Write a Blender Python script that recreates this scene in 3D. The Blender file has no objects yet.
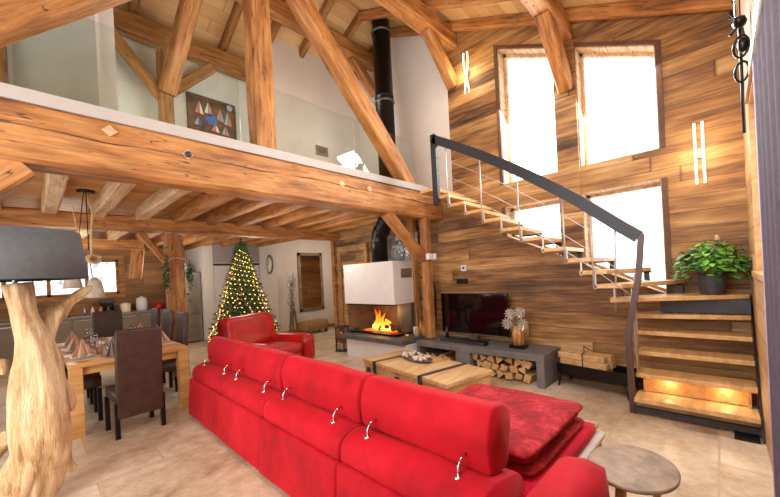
import bpy, bmesh, math, random
from mathutils import Vector, Matrix
random.seed(7)
PI = math.pi
sc = bpy.context.scene
COL = sc.collection

# ------------------------------------------------------------------ colour / materials
def lin(c):
    return tuple(((v/255)/12.92 if v/255 <= .04045 else ((v/255+.055)/1.055)**2.4) for v in c) + (1,)

class NT:
    def __init__(s, name):
        s.m = bpy.data.materials.new(name); s.m.use_nodes = True
        s.t = s.m.node_tree; s.t.nodes.clear()
        s.out = s.n('ShaderNodeOutputMaterial')
        s.b = s.n('ShaderNodeBsdfPrincipled'); s.l(s.b.outputs[0], s.out.inputs[0])
    def n(s, typ, **k):
        o = s.t.nodes.new(typ)
        for a, v in k.items(): setattr(o, a, v)
        return o
    def l(s, a, b): s.t.links.new(a, b)
    def math(s, op, a, b=None, c=None):
        o = s.n('ShaderNodeMath', operation=op)
        for i, v in enumerate((a, b, c)):
            if v is None: continue
            if isinstance(v, (int, float)): o.inputs[i].default_value = v
            else: s.l(v, o.inputs[i])
        return o.outputs[0]
    def ramp(s, fac, stops, interp='LINEAR'):
        o = s.n('ShaderNodeValToRGB'); r = o.color_ramp; r.interpolation = interp
        while len(r.elements) < len(stops): r.elements.new(.5)
        for e, (p, c) in zip(r.elements, stops):
            e.position = p; e.color = lin(c) if len(c) == 3 else c
        if fac is not None: s.l(fac, o.inputs[0])
        return o.outputs[0]
    def mix(s, fac, a, b, mode='MIX'):
        o = s.n('ShaderNodeMix', data_type='RGBA', blend_type=mode)
        for i, v in ((0, fac), (6, a), (7, b)):
            if isinstance(v, (int, float)): o.inputs[i].default_value = v
            elif isinstance(v, tuple): o.inputs[i].default_value = v
            else: s.l(v, o.inputs[i])
        return o.outputs[2]
    def noise(s, vec, scale, detail=4, rough=.55, dim='3D'):
        o = s.n('ShaderNodeTexNoise'); o.inputs['Scale'].default_value = scale
        o.inputs['Detail'].default_value = detail; o.inputs['Roughness'].default_value = rough
        if vec is not None: s.l(vec, o.inputs['Vector'])
        return o.outputs['Fac']
    def coord(s, kind='Object', scale=(1, 1, 1), rand=False):
        tc = s.n('ShaderNodeTexCoord').outputs[kind]
        if rand:
            oi = s.n('ShaderNodeObjectInfo'); r = s.math('MULTIPLY', oi.outputs['Random'], 37.0)
            va = s.n('ShaderNodeVectorMath', operation='ADD'); s.l(tc, va.inputs[0]); s.l(r, va.inputs[1]); tc = va.outputs[0]
        mp = s.n('ShaderNodeMapping'); mp.inputs['Scale'].default_value = scale; s.l(tc, mp.inputs[0])
        return mp.outputs[0]
    def bump(s, h, strength=.3, dist=.01):
        o = s.n('ShaderNodeBump'); o.inputs['Strength'].default_value = strength; o.inputs['Distance'].default_value = dist
        s.l(h, o.inputs['Height']); s.l(o.outputs[0], s.b.inputs['Normal'])
    def base(s, c):
        if isinstance(c, tuple): s.b.inputs['Base Color'].default_value = c if len(c) == 4 else lin(c)
        else: s.l(c, s.b.inputs['Base Color'])
    def set(s, **k):
        for a, v in k.items(): s.b.inputs[a.replace('_', ' ')].default_value = v

def plain(name, c, rough=.5, metal=0, var=.12, scale=6, bump=0, coat=0, spec=None):
    n = NT(name); v = n.coord(rand=True); f = n.noise(v, scale, 5)
    d = tuple(max(0, x*(1-var)) for x in c); e = tuple(min(255, x*(1+var*.6)) for x in c)
    n.base(n.ramp(f, [(.3, d), (.7, e)])); n.set(Roughness=rough, Metallic=metal)
    if coat: n.b.inputs['Coat Weight'].default_value = coat
    if spec is not None: n.b.inputs['Specular IOR Level'].default_value = spec
    if bump: n.bump(n.noise(v, scale*6, 4), bump, .004)
    return n.m

def emit(name, c, strength):
    n = NT(name); n.base(c); n.b.inputs['Emission Color'].default_value = lin(c)
    n.b.inputs['Emission Strength'].default_value = strength
    return n.m

def timber(name, dark, mid, light, rough=.62, crack=True):
    n = NT(name)
    v = n.coord(scale=(1.1, 9, 9), rand=True); g = n.noise(v, 2.2, 8, .62)
    v2 = n.coord(scale=(.7, 2.2, 2.2), rand=True); w = n.noise(v2, 2.0, 4)
    c = n.ramp(g, [(.34, dark), (.48, mid), (.66, light)])
    c = n.mix(.45, c, n.ramp(w, [(.3, dark), (.5, mid), (.68, light)]))
    if crack:
        v3 = n.coord(scale=(.28, 4.6, 4.6), rand=True); q = n.noise(v3, 2.0, 3, .6)
        k = n.math('ABSOLUTE', n.math('SUBTRACT', q, .5))
        m = n.ramp(k, [(0, (0, 0, 0, 1)), (.008, (1, 1, 1, 1))])
        c = n.mix(m, lin(tuple(x*.38 for x in dark)), c)
        v4 = n.coord(scale=(1.6, 3, 3), rand=True)
        vo = n.n('ShaderNodeTexVoronoi'); vo.inputs['Scale'].default_value = 1.5; n.l(v4, vo.inputs['Vector'])
        kn = n.ramp(vo.outputs['Distance'], [(.03, (0, 0, 0, 1)), (.11, (1, 1, 1, 1))])
        c = n.mix(kn, n.mix(.5, c, lin(tuple(x*.6 for x in dark))), c)
        n.bump(n.math('ADD', g, n.math('MULTIPLY', k, 2.0)), .5, .02)
    else:
        n.bump(g, .25, .006)
    n.base(c); n.set(Roughness=rough)
    return n.m

def planks(name, along, across, width, length, tones, gap=.03, rough=.6, grain=1.0, gapdark=.35, wn=.5):
    """boards laid along one world axis, stacked across another"""
    n = NT(name); tc = n.n('ShaderNodeTexCoord').outputs['Object']
    sp = n.n('ShaderNodeSeparateXYZ'); n.l(tc, sp.inputs[0])
    A, B = sp.outputs[along], sp.outputs[across]
    rowf = n.math('DIVIDE', B, width); row = n.math('FLOOR', rowf)
    w1 = n.n('ShaderNodeTexWhiteNoise', noise_dimensions='1D'); n.l(row, w1.inputs['W'])
    colf = n.math('DIVIDE', n.math('ADD', A, n.math('MULTIPLY', w1.outputs[0], 9.0)), length); cl = n.math('FLOOR', colf)
    cb = n.n('ShaderNodeCombineXYZ'); n.l(row, cb.inputs[0]); n.l(cl, cb.inputs[1])
    w2 = n.n('ShaderNodeTexWhiteNoise', noise_dimensions='2D'); n.l(cb.outputs[0], w2.inputs['Vector'])
    gv = n.n('ShaderNodeCombineXYZ')
    n.l(n.math('MULTIPLY', A, 1.3), gv.inputs[0]); n.l(n.math('MULTIPLY', B, 17.0), gv.inputs[1]); n.l(n.math('MULTIPLY', w2.outputs[0], 31.0), gv.inputs[2])
    g = n.noise(gv.outputs[0], 1.6, 7, .62)
    gv2 = n.n('ShaderNodeCombineXYZ')
    n.l(n.math('MULTIPLY', A, .8), gv2.inputs[0]); n.l(n.math('MULTIPLY', B, 4.0), gv2.inputs[1]); n.l(n.math('MULTIPLY', w2.outputs[0], 17.0), gv2.inputs[2])
    g2 = n.noise(gv2.outputs[0], 1.5, 4, .6)
    f = n.math('ADD', n.math('MULTIPLY', w2.outputs[0], wn), n.math('MULTIPLY', n.math('ADD', n.math('MULTIPLY', g, .6), n.math('MULTIPLY', g2, .7)), (1-wn)*1.15*grain))
    f = n.math('SUBTRACT', f, .12+(grain-1)*.42+(.5-wn)*.62)
    st = [(i/(len(tones)-1)*.7+.12, t) for i, t in enumerate(tones)]
    c = n.ramp(f, st)
    fr = n.math('FRACT', rowf); gp = n.math('MINIMUM', fr, n.math('SUBTRACT', 1.0, fr))
    m = n.ramp(gp, [(gap*.3, (gapdark, gapdark, gapdark, 1)), (gap, (1, 1, 1, 1))])
    fc = n.math('FRACT', colf); gc = n.math('MINIMUM', fc, n.math('SUBTRACT', 1.0, fc))
    m2 = n.ramp(gc, [(.001, (gapdark, gapdark, gapdark, 1)), (.004, (1, 1, 1, 1))])
    c = n.mix(1.0, n.mix(1.0, c, m, 'MULTIPLY'), m2, 'MULTIPLY')
    n.base(c); n.set(Roughness=rough)
    n.bump(n.math('ADD', g, n.math('MULTIPLY', n.n_out(m), 1.0)) if False else g, .35, .008)
    return n.m

M = {}
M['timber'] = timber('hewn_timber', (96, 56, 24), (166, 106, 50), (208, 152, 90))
M['timber_dark'] = timber('dark_brown_timber', (92, 58, 26), (146, 98, 46), (184, 134, 76))  # darker brown timber tones
M['timber_pale'] = timber('pale_timber', (158, 118, 78), (208, 172, 130), (232, 206, 172))
M['wall_x'] = planks('old_plank_wall', 1, 2, .17, 4.6, [(50, 31, 15), (96, 62, 31), (143, 99, 52), (180, 134, 78), (210, 170, 116)], wn=.33, grain=1.6)
M['wall_kitchen'] = planks('kitchen_plank_wall', 0, 2, .2, 4.0, [(84, 52, 26), (134, 90, 48), (172, 122, 72), (196, 148, 96)], wn=.36, grain=1.2)
M['wall_right'] = planks('right_plank_wall', 0, 2, .22, 3.0, [(126, 88, 52), (168, 124, 78), (200, 156, 108), (214, 176, 132)])
M['roof'] = planks('roof_boards', 0, 1, .19, 4.0, [(168, 122, 74), (194, 150, 98), (214, 174, 122), (216, 178, 126)], gap=.02, gapdark=.6)
M['mezz_ceiling'] = planks('mezzanine_ceiling_boards', 0, 1, .2, 4.0, [(176, 124, 72), (198, 148, 92), (214, 168, 112)], gap=.03, gapdark=.55)
M['closet_shaded'] = plain('closet_front_shaded', (186, 190, 182), .8, var=.03, scale=1)  # shade of the closet front put into its colour as darker grey
M['casing'] = plain('dark_casing_board', (96, 60, 36), .6, var=.2, scale=8)
M['plain_timber'] = timber('smooth_timber', (110, 76, 42), (158, 114, 66), (188, 144, 94), crack=False)
M['plaster'] = plain('warm_plaster', (222, 214, 206), .9, var=.03, scale=2)
M['plaster_cool'] = plain('cool_plaster', (216, 222, 214), .9, var=.03, scale=2)
M['edge_white'] = plain('edge_paint', (176, 170, 166), .8, var=.02)
M['white'] = plain('white_paint', (230, 226, 222), .7, var=.02)
M['white_gloss'] = plain('white_lacquer', (226, 224, 224), .3, var=.02)
M['grey_panel'] = plain('grey_lilac_panel', (168, 160, 162), .5, var=.04)
M['steel'] = plain('brushed_steel', (170, 168, 166), .35, metal=.9, var=.08)
M['steel_dark'] = plain('darker_steel', (112, 110, 108), .4, metal=.7, var=.1)
M['rod'] = plain('satin_rod', (196, 190, 184), .45, metal=.5, var=.03)
M['chrome'] = plain('chrome', (220, 222, 228), .1, metal=1, var=.02)
M['black_metal'] = plain('black_metal', (26, 24, 26), .28, metal=.5, var=.2)
M['iron'] = plain('anthracite_iron', (62, 60, 66), .55, metal=.3, var=.15)
M['newel'] = plain('dark_brown_newel', (82, 56, 50), .45, var=.1)
M['rail'] = plain('anthracite_rail', (46, 46, 50), .45, metal=.3, var=.08)
M['slate'] = plain('grey_stone_slab', (112, 110, 110), .6, var=.14, scale=5, bump=.3)
M['hearth'] = plain('dark_slate', (88, 86, 86), .55, var=.18, scale=7, bump=.3)
M['black'] = plain('black_gloss', (12, 12, 14), .15, var=.1)
M['screen'] = plain('tv_screen', (16, 8, 12), .06, var=.3, scale=1)
M['firebrick'] = plain('firebrick', (96, 72, 54), .85, var=.35, scale=5, bump=.4)
M['tread'] = timber('tread_wood', (176, 128, 72), (210, 164, 104), (232, 194, 138), rough=.4, crack=False)
M['oak'] = timber('oak', (168, 112, 58), (204, 148, 86), (224, 176, 116), rough=.4, crack=False)
M['crate'] = timber('crate_wood', (150, 108, 62), (198, 156, 102), (222, 188, 138), rough=.6, crack=False)
M['cut_wood'] = timber('log_face', (168, 120, 70), (206, 160, 106), (228, 194, 146), crack=False)
M['bark'] = plain('bark', (96, 66, 44), .9, var=.35, scale=18, bump=.6)
M['driftwood'] = None
M['leather_brown'] = plain('brown_leather', (62, 42, 34), .42, var=.22, scale=9, bump=.25)
M['leather_red'] = plain('red_leather', (186, 20, 22), .3, var=.14, scale=5, bump=.12)
M['shade'] = plain('grey_lamp_shade', (80, 83, 87), .8, var=.08, scale=30)
M['concrete'] = plain('pale_concrete', (196, 186, 170), .8, var=.08, scale=20)
M['rope'] = plain('rope', (206, 178, 136), .9, var=.2, scale=40)
M['curtain'] = plain('plum_grey_cloth', (76, 62, 78), .9, var=.12, scale=20, bump=.3)
M['curtain_edge'] = plain('lilac_hem', (176, 168, 200), .8, var=.1)
M['needle'] = plain('fir_needles', (58, 88, 50), .7, var=.45, scale=12)
M['leaf'] = plain('green_leaf', (104, 168, 56), .45, var=.4, scale=14)
M['leaf_dark'] = plain('dark_leaf', (40, 84, 36), .45, var=.35, scale=14)
M['pot'] = plain('grey_pot', (60, 60, 66), .5, var=.1)
M['napkin'] = plain('peach_napkin', (222, 184, 156), .85, var=.06)
M['napkin_grey'] = plain('grey_napkin', (132, 122, 122), .85, var=.06)
M['plate'] = plain('plate', (232, 226, 216), .25, var=.03)
M['redpaint'] = plain('red_enamel', (186, 24, 26), .3, var=.1)
M['cabinet'] = plain('taupe_cabinet', (124, 108, 92), .5, var=.06)
M['worktop'] = plain('grey_worktop', (140, 138, 134), .35, var=.1)
M['bulb'] = emit('warm_bulb', (255, 190, 84), 7)
M['led'] = emit('warm_led_tube', (255, 228, 186), 5)
M['spot'] = emit('step_light', (255, 206, 120), 5)
M['gold'] = plain('gold_bauble', (206, 160, 60), .25, metal=.8, var=.1)
M['bauble_red'] = plain('red_bauble', (150, 26, 30), .2, var=.1)
M['cork'] = plain('bead_wood', (178, 150, 118), .8, var=.3, scale=30)
M['shell'] = plain('pale_shells', (214, 196, 178), .6, var=.3, scale=30)
M['wicker'] = plain('tan_wicker', (164, 128, 76), .85, var=.3, scale=30, bump=.5)
M['mirror'] = plain('mirror_glass', (210, 200, 190), .03, metal=1, var=.01)
M['mirror_frame'] = timber('mirror_frame_wood', (84, 70, 54), (128, 112, 92), (150, 136, 116), crack=False)
M['paper'] = plain('white_paper', (226, 224, 220), .9, var=.04)
M['pad'] = plain('pale_grey_pad', (214, 206, 198), .85, var=.05)
M['sheep'] = plain('beige_fleece', (190, 168, 140), .95, var=.2, scale=30, bump=.6)
M['tabletop'] = plain('grey_brown_laminate', (146, 120, 96), .6, var=.2, scale=14)
M['candle'] = plain('cream_candle', (238, 224, 196), .6, var=.04)
M['amber'] = plain('amber_jar', (214, 140, 40), .3, var=.2)
M['silver'] = plain('silver_petal', (214, 212, 208), .3, metal=.8, var=.12)

def velvet(name, dark, mid, light, k=1):
    n = NT(name); v = n.coord(rand=True); f = n.noise(v, 2.2*k, 6, .6+.05*k); g = n.noise(v, 9*k, 4, .6)
    n.base(n.ramp(n.math('ADD', n.math('MULTIPLY', f, .7), n.math('MULTIPLY', g, .3)), [(.32, dark), (.5, mid), (.7, light)]))
    n.set(Roughness=.8); n.b.inputs['Sheen Weight'].default_value = .15; n.b.inputs['Sheen Roughness'].default_value = .4
    n.b.inputs['Sheen Tint'].default_value = (1, .25, .25, 1)
    n.b.inputs['Specular IOR Level'].default_value = .25
    n.bump(n.noise(v, 5*k, 5), .35 if k == 1 else .7, .03)
    return n.m
M['velvet'] = velvet('red_velvet', (138, 0, 18), (178, 1, 24), (202, 12, 36))
M['throw'] = velvet('dark_red_throw', (96, 2, 14), (156, 10, 26), (220, 62, 70), 3)
M['magenta'] = velvet('crimson_cushion', (170, 0, 34), (196, 4, 44), (214, 16, 60))

def mk_floor():
    n = NT('travertine_tiles'); v = n.coord()
    br = n.n('ShaderNodeTexBrick'); br.offset = .5; br.offset_frequency = 2; br.squash = 1
    mp = n.n('ShaderNodeMapping'); mp.inputs['Location'].default_value = (.15, -.07, 0); n.l(v, mp.inputs[0]); n.l(mp.outputs[0], br.inputs['Vector'])
    br.inputs['Scale'].default_value = 1; br.inputs['Brick Width'].default_value = .9; br.inputs['Row Height'].default_value = .7
    br.inputs['Mortar Size'].default_value = .009; br.inputs['Mortar Smooth'].default_value = .3; br.inputs['Bias'].default_value = 0
    br.inputs['Color1'].default_value = (0, 0, 0, 1); br.inputs['Color2'].default_value = (1, 1, 1, 1); br.inputs['Mortar'].default_value = (.5, .5, .5, 1)
    f = n.noise(v, 1.6, 9, .68); g = n.noise(v, 9, 6, .7)
    fac = n.math('ADD', n.math('MULTIPLY', f, .62), n.math('MULTIPLY', g, .34)); fac = n.math('ADD', fac, n.math('MULTIPLY', n.math('SUBTRACT', br.outputs['Color'], .5), .12))
    c = n.ramp(fac, [(.3, (146, 118, 90)), (.43, (198, 174, 144)), (.55, (226, 208, 182)), (.7, (242, 230, 210))])
    sv = n.coord(scale=(3, 9, 1)); s_ = n.noise(sv, 6, 6, .75)
    pits = n.ramp(s_, [(.30, (.3, .2, .12, 1)), (.37, (1, 1, 1, 1))])
    c = n.mix(.7, c, pits, 'MULTIPLY')
    c = n.mix(br.outputs['Fac'], c, lin((200, 176, 144)))
    n.base(c); n.set(Roughness=.38); n.bump(n.math('SUBTRACT', fac, br.outputs['Fac']), .15, .006)
    return n.m
M['floor'] = mk_floor()

def mk_drift():
    n = NT('pale_driftwood'); v = n.coord(scale=(13, 13, 1.5)); g = n.noise(v, 1.8, 9, .7); w = n.noise(n.coord(), 3, 4)
    c = n.ramp(n.math('ADD', n.math('MULTIPLY', g, .65), n.math('MULTIPLY', w, .35)), [(.36, (132, 88, 48)), (.43, (184, 142, 92)), (.51, (212, 178, 132)), (.64, (230, 206, 168))])
    n.base(c); n.set(Roughness=.55); n.bump(g, 1.0, .05)
    return n.m
M['driftwood'] = mk_drift()

def mk_glass(name, tint, gloss=1.0, ior=1.5):
    n = NT(name); t = n.n('ShaderNodeBsdfTransparent'); t.inputs[0].default_value = tint
    g = n.n('ShaderNodeBsdfGlossy'); g.inputs['Roughness'].default_value = .01
    lw = n.n('ShaderNodeLayerWeight'); lw.inputs['Blend'].default_value = .5; fc = n.math('ADD', n.math('MULTIPLY', n.math('POWER', lw.outputs['Facing'], 4.0), .8), .04)
    mx = n.n('ShaderNodeMixShader'); n.l(n.math('MULTIPLY', fc, gloss), mx.inputs[0]); n.l(t.outputs[0], mx.inputs[1]); n.l(g.outputs[0], mx.inputs[2])
    n.l(mx.outputs[0], n.out.inputs[0]); return n.m
M['glass'] = mk_glass('clear_glass', (.97, .98, .97, 1))
M['rail_glass'] = mk_glass('railing_glass', (.93, .97, .95, 1), 1.3)
M['drink_glass'] = mk_glass('thin_drinking_glass', (.86, .87, .88, 1), 2.2)

def mk_flame():
    n = NT('flame'); v = n.coord(); sp = n.n('ShaderNodeSeparateXYZ'); n.l(v, sp.inputs[0])
    f = n.math('ADD', n.math('MULTIPLY', n.math('SUBTRACT', sp.outputs[2], .5), 2.0), n.math('MULTIPLY', n.noise(v, 9, 3), .4))
    c = n.ramp(f, [(.2, (255, 226, 110)), (.45, (255, 170, 40)), (.8, (255, 88, 12))])
    e = n.n('ShaderNodeEmission'); n.l(c, e.inputs[0]); e.inputs[1].default_value = 2.2
    n.l(e.outputs[0], n.out.inputs[0]); return n.m
M['flame'] = mk_flame()
M['ember'] = emit('embers', (255, 90, 20), 2)

def mk_snow():
    n = NT('snowy_slope'); v = n.coord(); f = n.noise(v, 2.2, 9, .75)
    n.base(n.ramp(f, [(.38, (120, 118, 114)), (.5, (200, 202, 206)), (.6, (226, 228, 232))])); n.set(Roughness=1); return n.m
M['snow'] = mk_snow()

def mk_boat_art(kind):
    n = NT('painted_canvas_'+kind); v = n.coord()
    if kind == 'boats':
        n.base(n.ramp(n.noise(v, 7, 5), [(.35, (58, 44, 36)), (.6, (96, 76, 62))]))
    else:
        n.base(n.ramp(n.noise(v, 4, 5), [(.3, (88, 84, 78)), (.5, (132, 136, 142)), (.7, (176, 180, 186))]))
    n.set(Roughness=.8); return n.m
M['art_boats'] = mk_boat_art('boats'); M['art_blossom'] = mk_boat_art('blossom')

# ------------------------------------------------------------------ mesh helpers
def I(): return Matrix.Identity(4)
def T(x, y, z): return Matrix.Translation((x, y, z))
def RZ(a): return Matrix.Rotation(a, 4, 'Z')
def RX(a): return Matrix.Rotation(a, 4, 'X')
def RY(a): return Matrix.Rotation(a, 4, 'Y')

class MB:
    def __init__(s, mat=None): s.bm = bmesh.new(); s.mt = mat or I()
    def add(s, tmp, smooth=False, mat=None):
        m = s.mt @ (mat or I())
        vs = [s.bm.verts.new(m @ v.co) for v in tmp.verts]
        tmp.verts.index_update()
        for f in tmp.faces:
            try:
                nf = s.bm.faces.new([vs[v.index] for v in f.verts]); nf.smooth = smooth or f.smooth
            except ValueError: pass
        tmp.free(); return s
    def box(s, x0, x1, y0, y1, z0, z1, bev=0, seg=2, mat=None, smooth=False):
        t = bmesh.new(); bmesh.ops.create_cube(t, size=1)
        for v in t.verts: v.co = Vector(((x0+x1)/2+v.co.x*(x1-x0), (y0+y1)/2+v.co.y*(y1-y0), (z0+z1)/2+v.co.z*(z1-z0)))
        if bev: bmesh.ops.bevel(t, geom=list(t.edges), offset=bev, segments=seg, profile=.5, affect='EDGES')
        return s.add(t, smooth or (bev > 0 and seg > 1), mat)
    def hexa(s, pts, mat=None):
        """8 points: 4 bottom ccw, 4 top"""
        t = bmesh.new(); v = [t.verts.new(p) for p in pts]
        for f in ((3, 2, 1, 0), (4, 5, 6, 7), (0, 1, 5, 4), (1, 2, 6, 5), (2, 3, 7, 6), (3, 0, 4, 7)): t.faces.new([v[i] for i in f])
        bmesh.ops.recalc_face_normals(t, faces=t.faces)
        return s.add(t, False, mat)
    def prism(s, poly, axis, a0, a1, mat=None, smooth=False):
        """poly of 2-D points extruded along axis; 2-D = remaining axes in order"""
        t = bmesh.new()
        def P(p, a):
            return {0: (a, p[0], p[1]), 1: (p[0], a, p[1]), 2: (p[0], p[1], a)}[axis]
        A = [t.verts.new(P(p, a0)) for p in poly]; B = [t.verts.new(P(p, a1)) for p in poly]
        n = len(poly); t.faces.new(A); t.faces.new(B[::-1])
        for i in range(n): t.faces.new([A[i], B[i], B[(i+1) % n], A[(i+1) % n]])
        bmesh.ops.recalc_face_normals(t, faces=t.faces)
        return s.add(t, smooth, mat)
    def tube(s, pts, r, n=8, caps=True, mat=None):
        t = bmesh.new(); pts = [Vector(p) for p in pts]; rings = []
        up = None
        for i, p in enumerate(pts):
            d = (pts[min(i+1, len(pts)-1)]-pts[max(i-1, 0)]).normalized()
            if up is None: up = Vector((0, 0, 1)) if abs(d.z) < .9 else Vector((1, 0, 0))
            a = d.cross(up).normalized(); b = a.cross(d).normalized(); up = b
            rr = r[i] if isinstance(r, (list, tuple)) else r
            rings.append([t.verts.new(p+(a*math.cos(k*2*PI/n)+b*math.sin(k*2*PI/n))*rr) for k in range(n)])
        for i in range(len(rings)-1):
            for k in range(n): t.faces.new([rings[i][k], rings[i][(k+1) % n], rings[i+1][(k+1) % n], rings[i+1][k]])
        if caps: t.faces.new(rings[0][::-1]); t.faces.new(rings[-1])
        bmesh.ops.recalc_face_normals(t, faces=t.faces)
        return s.add(t, n > 5, mat)
    def lathe(s, prof, n=20, mat=None, sx=1, sy=1):
        t = bmesh.new(); rings = []
        for (r, z) in prof: rings.append([t.verts.new((max(r, .0005)*math.cos(k*2*PI/n)*sx, max(r, .0005)*math.sin(k*2*PI/n)*sy, z)) for k in range(n)])
        for i in range(len(rings)-1):
            for k in range(n): t.faces.new([rings[i][k], rings[i][(k+1) % n], rings[i+1][(k+1) % n], rings[i+1][k]])
        if prof[0][0] > .001: t.faces.new(rings[0][::-1])
        if prof[-1][0] > .001: t.faces.new(rings[-1])
        return s.add(t, True, mat)
    def ball(s, c, r, seg=10, sc_=(1, 1, 1), mat=None):
        t = bmesh.new(); bmesh.ops.create_uvsphere(t, u_segments=seg, v_segments=max(6, seg*2//3), radius=1)
        for v in t.verts: v.co = Vector((c[0]+v.co.x*r*sc_[0], c[1]+v.co.y*r*sc_[1], c[2]+v.co.z*r*sc_[2]))
        return s.add(t, True, mat)
    def tri(s, pts, mat=None):
        t = bmesh.new(); t.faces.new([t.verts.new(p) for p in pts]); return s.add(t, False, mat)
    def soft(s, x0, x1, y0, y1, z0, z1, r=.06, amp=.012, seed=0, mat=None, bulge=.0):
        """upholstered block: bevelled, subdivided, gently uneven"""
        from mathutils import noise
        t = bmesh.new(); bmesh.ops.create_cube(t, size=1)
        for v in t.verts: v.co = Vector(((x0+x1)/2+v.co.x*(x1-x0), (y0+y1)/2+v.co.y*(y1-y0), (z0+z1)/2+v.co.z*(z1-z0)))
        for ax, L in ((0, x1-x0), (1, y1-y0), (2, z1-z0)):
            k = max(1, min(9, int(L/.1)))
            es = [e for e in t.edges if abs((e.verts[0].co-e.verts[1].co).normalized()[ax]) > .9]
            if k > 1: bmesh.ops.subdivide_edges(t, edges=es, cuts=k-1, use_grid_fill=True)
        cx, cy, cz = (x0+x1)/2, (y0+y1)/2, (z0+z1)/2; hx, hy, hz = (x1-x0)/2, (y1-y0)/2, (z1-z0)/2
        r = min(r, hx, hy, hz)
        for v in t.verts:
            d = v.co-Vector((cx, cy, cz))
            q = Vector((max(-hx+r, min(hx-r, d.x)), max(-hy+r, min(hy-r, d.y)), max(-hz+r, min(hz-r, d.z))))
            e = d-q
            if e.length > 1e-6: d = q+e.normalized()*r
            if bulge:
                u, w, h = 1-(d.x/hx)**2, 1-(d.y/hy)**2, 1-(d.z/hz)**2
                d += Vector((d.x/hx*w*h*bulge, d.y/hy*u*h*bulge, d.z/hz*u*w*bulge))
            p = d+Vector((cx, cy, cz)); nn = noise.noise_vector(p*4+Vector((seed, seed, 0)))
            v.co = p+nn*amp
        return s.add(t, True, mat)
    def obj(s, name, mat, parent=None, subsurf=0, loc=None):
        me = bpy.data.meshes.new(name); s.bm.to_mesh(me); s.bm.free()
        o = bpy.data.objects.new(name, me); COL.objects.link(o)
        if isinstance(mat, str): mat = M[mat]
        me.materials.append(mat)
        if parent is not None: o.parent = parent
        if loc: o.location = loc
        if subsurf:
            md = o.modifiers.new('sub', 'SUBSURF'); md.levels = subsurf; md.render_levels = subsurf
        return o

def tag(o, label, cat, group=None, kind=None):
    o['label'] = label; o['category'] = cat
    if group: o['group'] = group
    if kind: o['kind'] = kind
    return o
def thing(name, label, cat, loc=(0, 0, 0), rz=0, group=None):
    o = bpy.data.objects.new(name, None); COL.objects.link(o); o.empty_display_size = .1
    o.location = loc; o.rotation_euler = (0, 0, rz); return tag(o, label, cat, group)
def copy_tree(o, loc=None, rz=None, label=None, group=None, parent=None):
    c = o.copy(); COL.objects.link(c)
    if parent is not None: c.parent = parent
    for ch in list(o.children): copy_tree(ch, parent=c)
    if loc is not None: c.location = loc
    if rz is not None: c.rotation_euler = (0, 0, rz)
    if label: c['label'] = label
    if group: c['group'] = group
    return c
def struct(mb, name, mat):
    o = mb.obj(name, mat); o['kind'] = 'structure'; return o

# ------------------------------------------------------------------ camera
cam = bpy.data.cameras.new('camera'); co = bpy.data.objects.new('camera', cam); COL.objects.link(co)
F = 345.; roll = math.atan(.051); yaw = math.atan(332.4/F)
fwd = Vector((math.cos(yaw), math.sin(yaw), 0)); rt = Vector((math.sin(yaw), -math.cos(yaw), 0)); up = Vector((0, 0, 1))
# image right/up axes after roll
r_im = rt*math.cos(roll)-up*math.sin(roll); u_im = rt*math.sin(roll)+up*math.cos(roll)
co.matrix_world = Matrix(((r_im.x, u_im.x, -fwd.x, 0), (r_im.y, u_im.y, -fwd.y, 0), (r_im.z, u_im.z, -fwd.z, 1.5), (0, 0, 0, 1)))
cam.sensor_width = 36; cam.lens = F/780*36; cam.shift_y = 27.5/780; cam.clip_start = .05
sc.camera = co

# ------------------------------------------------------------------ roof profile
ZR = lambda y: 4.12+.455*(y+.2) if y <= 4.5 else 6.2585-.455*(y-4.5)
XW, YR = 5.0, -.2

# ------------------------------------------------------------------ setting
struct(MB().box(-3.3, 8.2, -.5, 11.8, -.1, 0), 'floor', 'floor')

# window wall with four openings (upper pair and lower pair, sloping heads and sills)
zt = lambda y: 3.97+.467*(y-.46)           # upper heads
zs = lambda y: 1.12+.475*(y-.46)           # lower sills
TL, BU = 2.45, 2.79
mw = MB()
def col(y0, y1, segs):
    for a, b in segs:
        mw.prism([(y0, a(y0)), (y1, a(y1)), (y1, b(y1)), (y0, b(y0))], 0, XW, XW+.34)
z0 = lambda y: 0.
RW = lambda y: ZR(y)+.05
K = lambda c: (lambda y: c)
col(-.5, .46, [(z0, RW)])
col(.46, 1.28, [(z0, zs), (K(TL), K(BU)), (zt, RW)])
col(1.28, 1.55, [(z0, RW)])
col(1.55, 2.33, [(z0, zs), (K(TL), K(BU)), (zt, RW)])
col(2.33, 3.24, [(z0, RW)])
col(3.24, 6.6, [(z0, K(2.72))])
struct(mw, 'wall_window', 'wall_x')
mg = MB(); mg.prism([(3.24, 2.72), (6.6, 2.72), (6.6, RW(6.6)), (4.5, RW(4.5)), (3.24, RW(3.24))], 0, XW-.01, XW+.34)
struct(mg, 'wall_gable', 'plaster')

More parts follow.
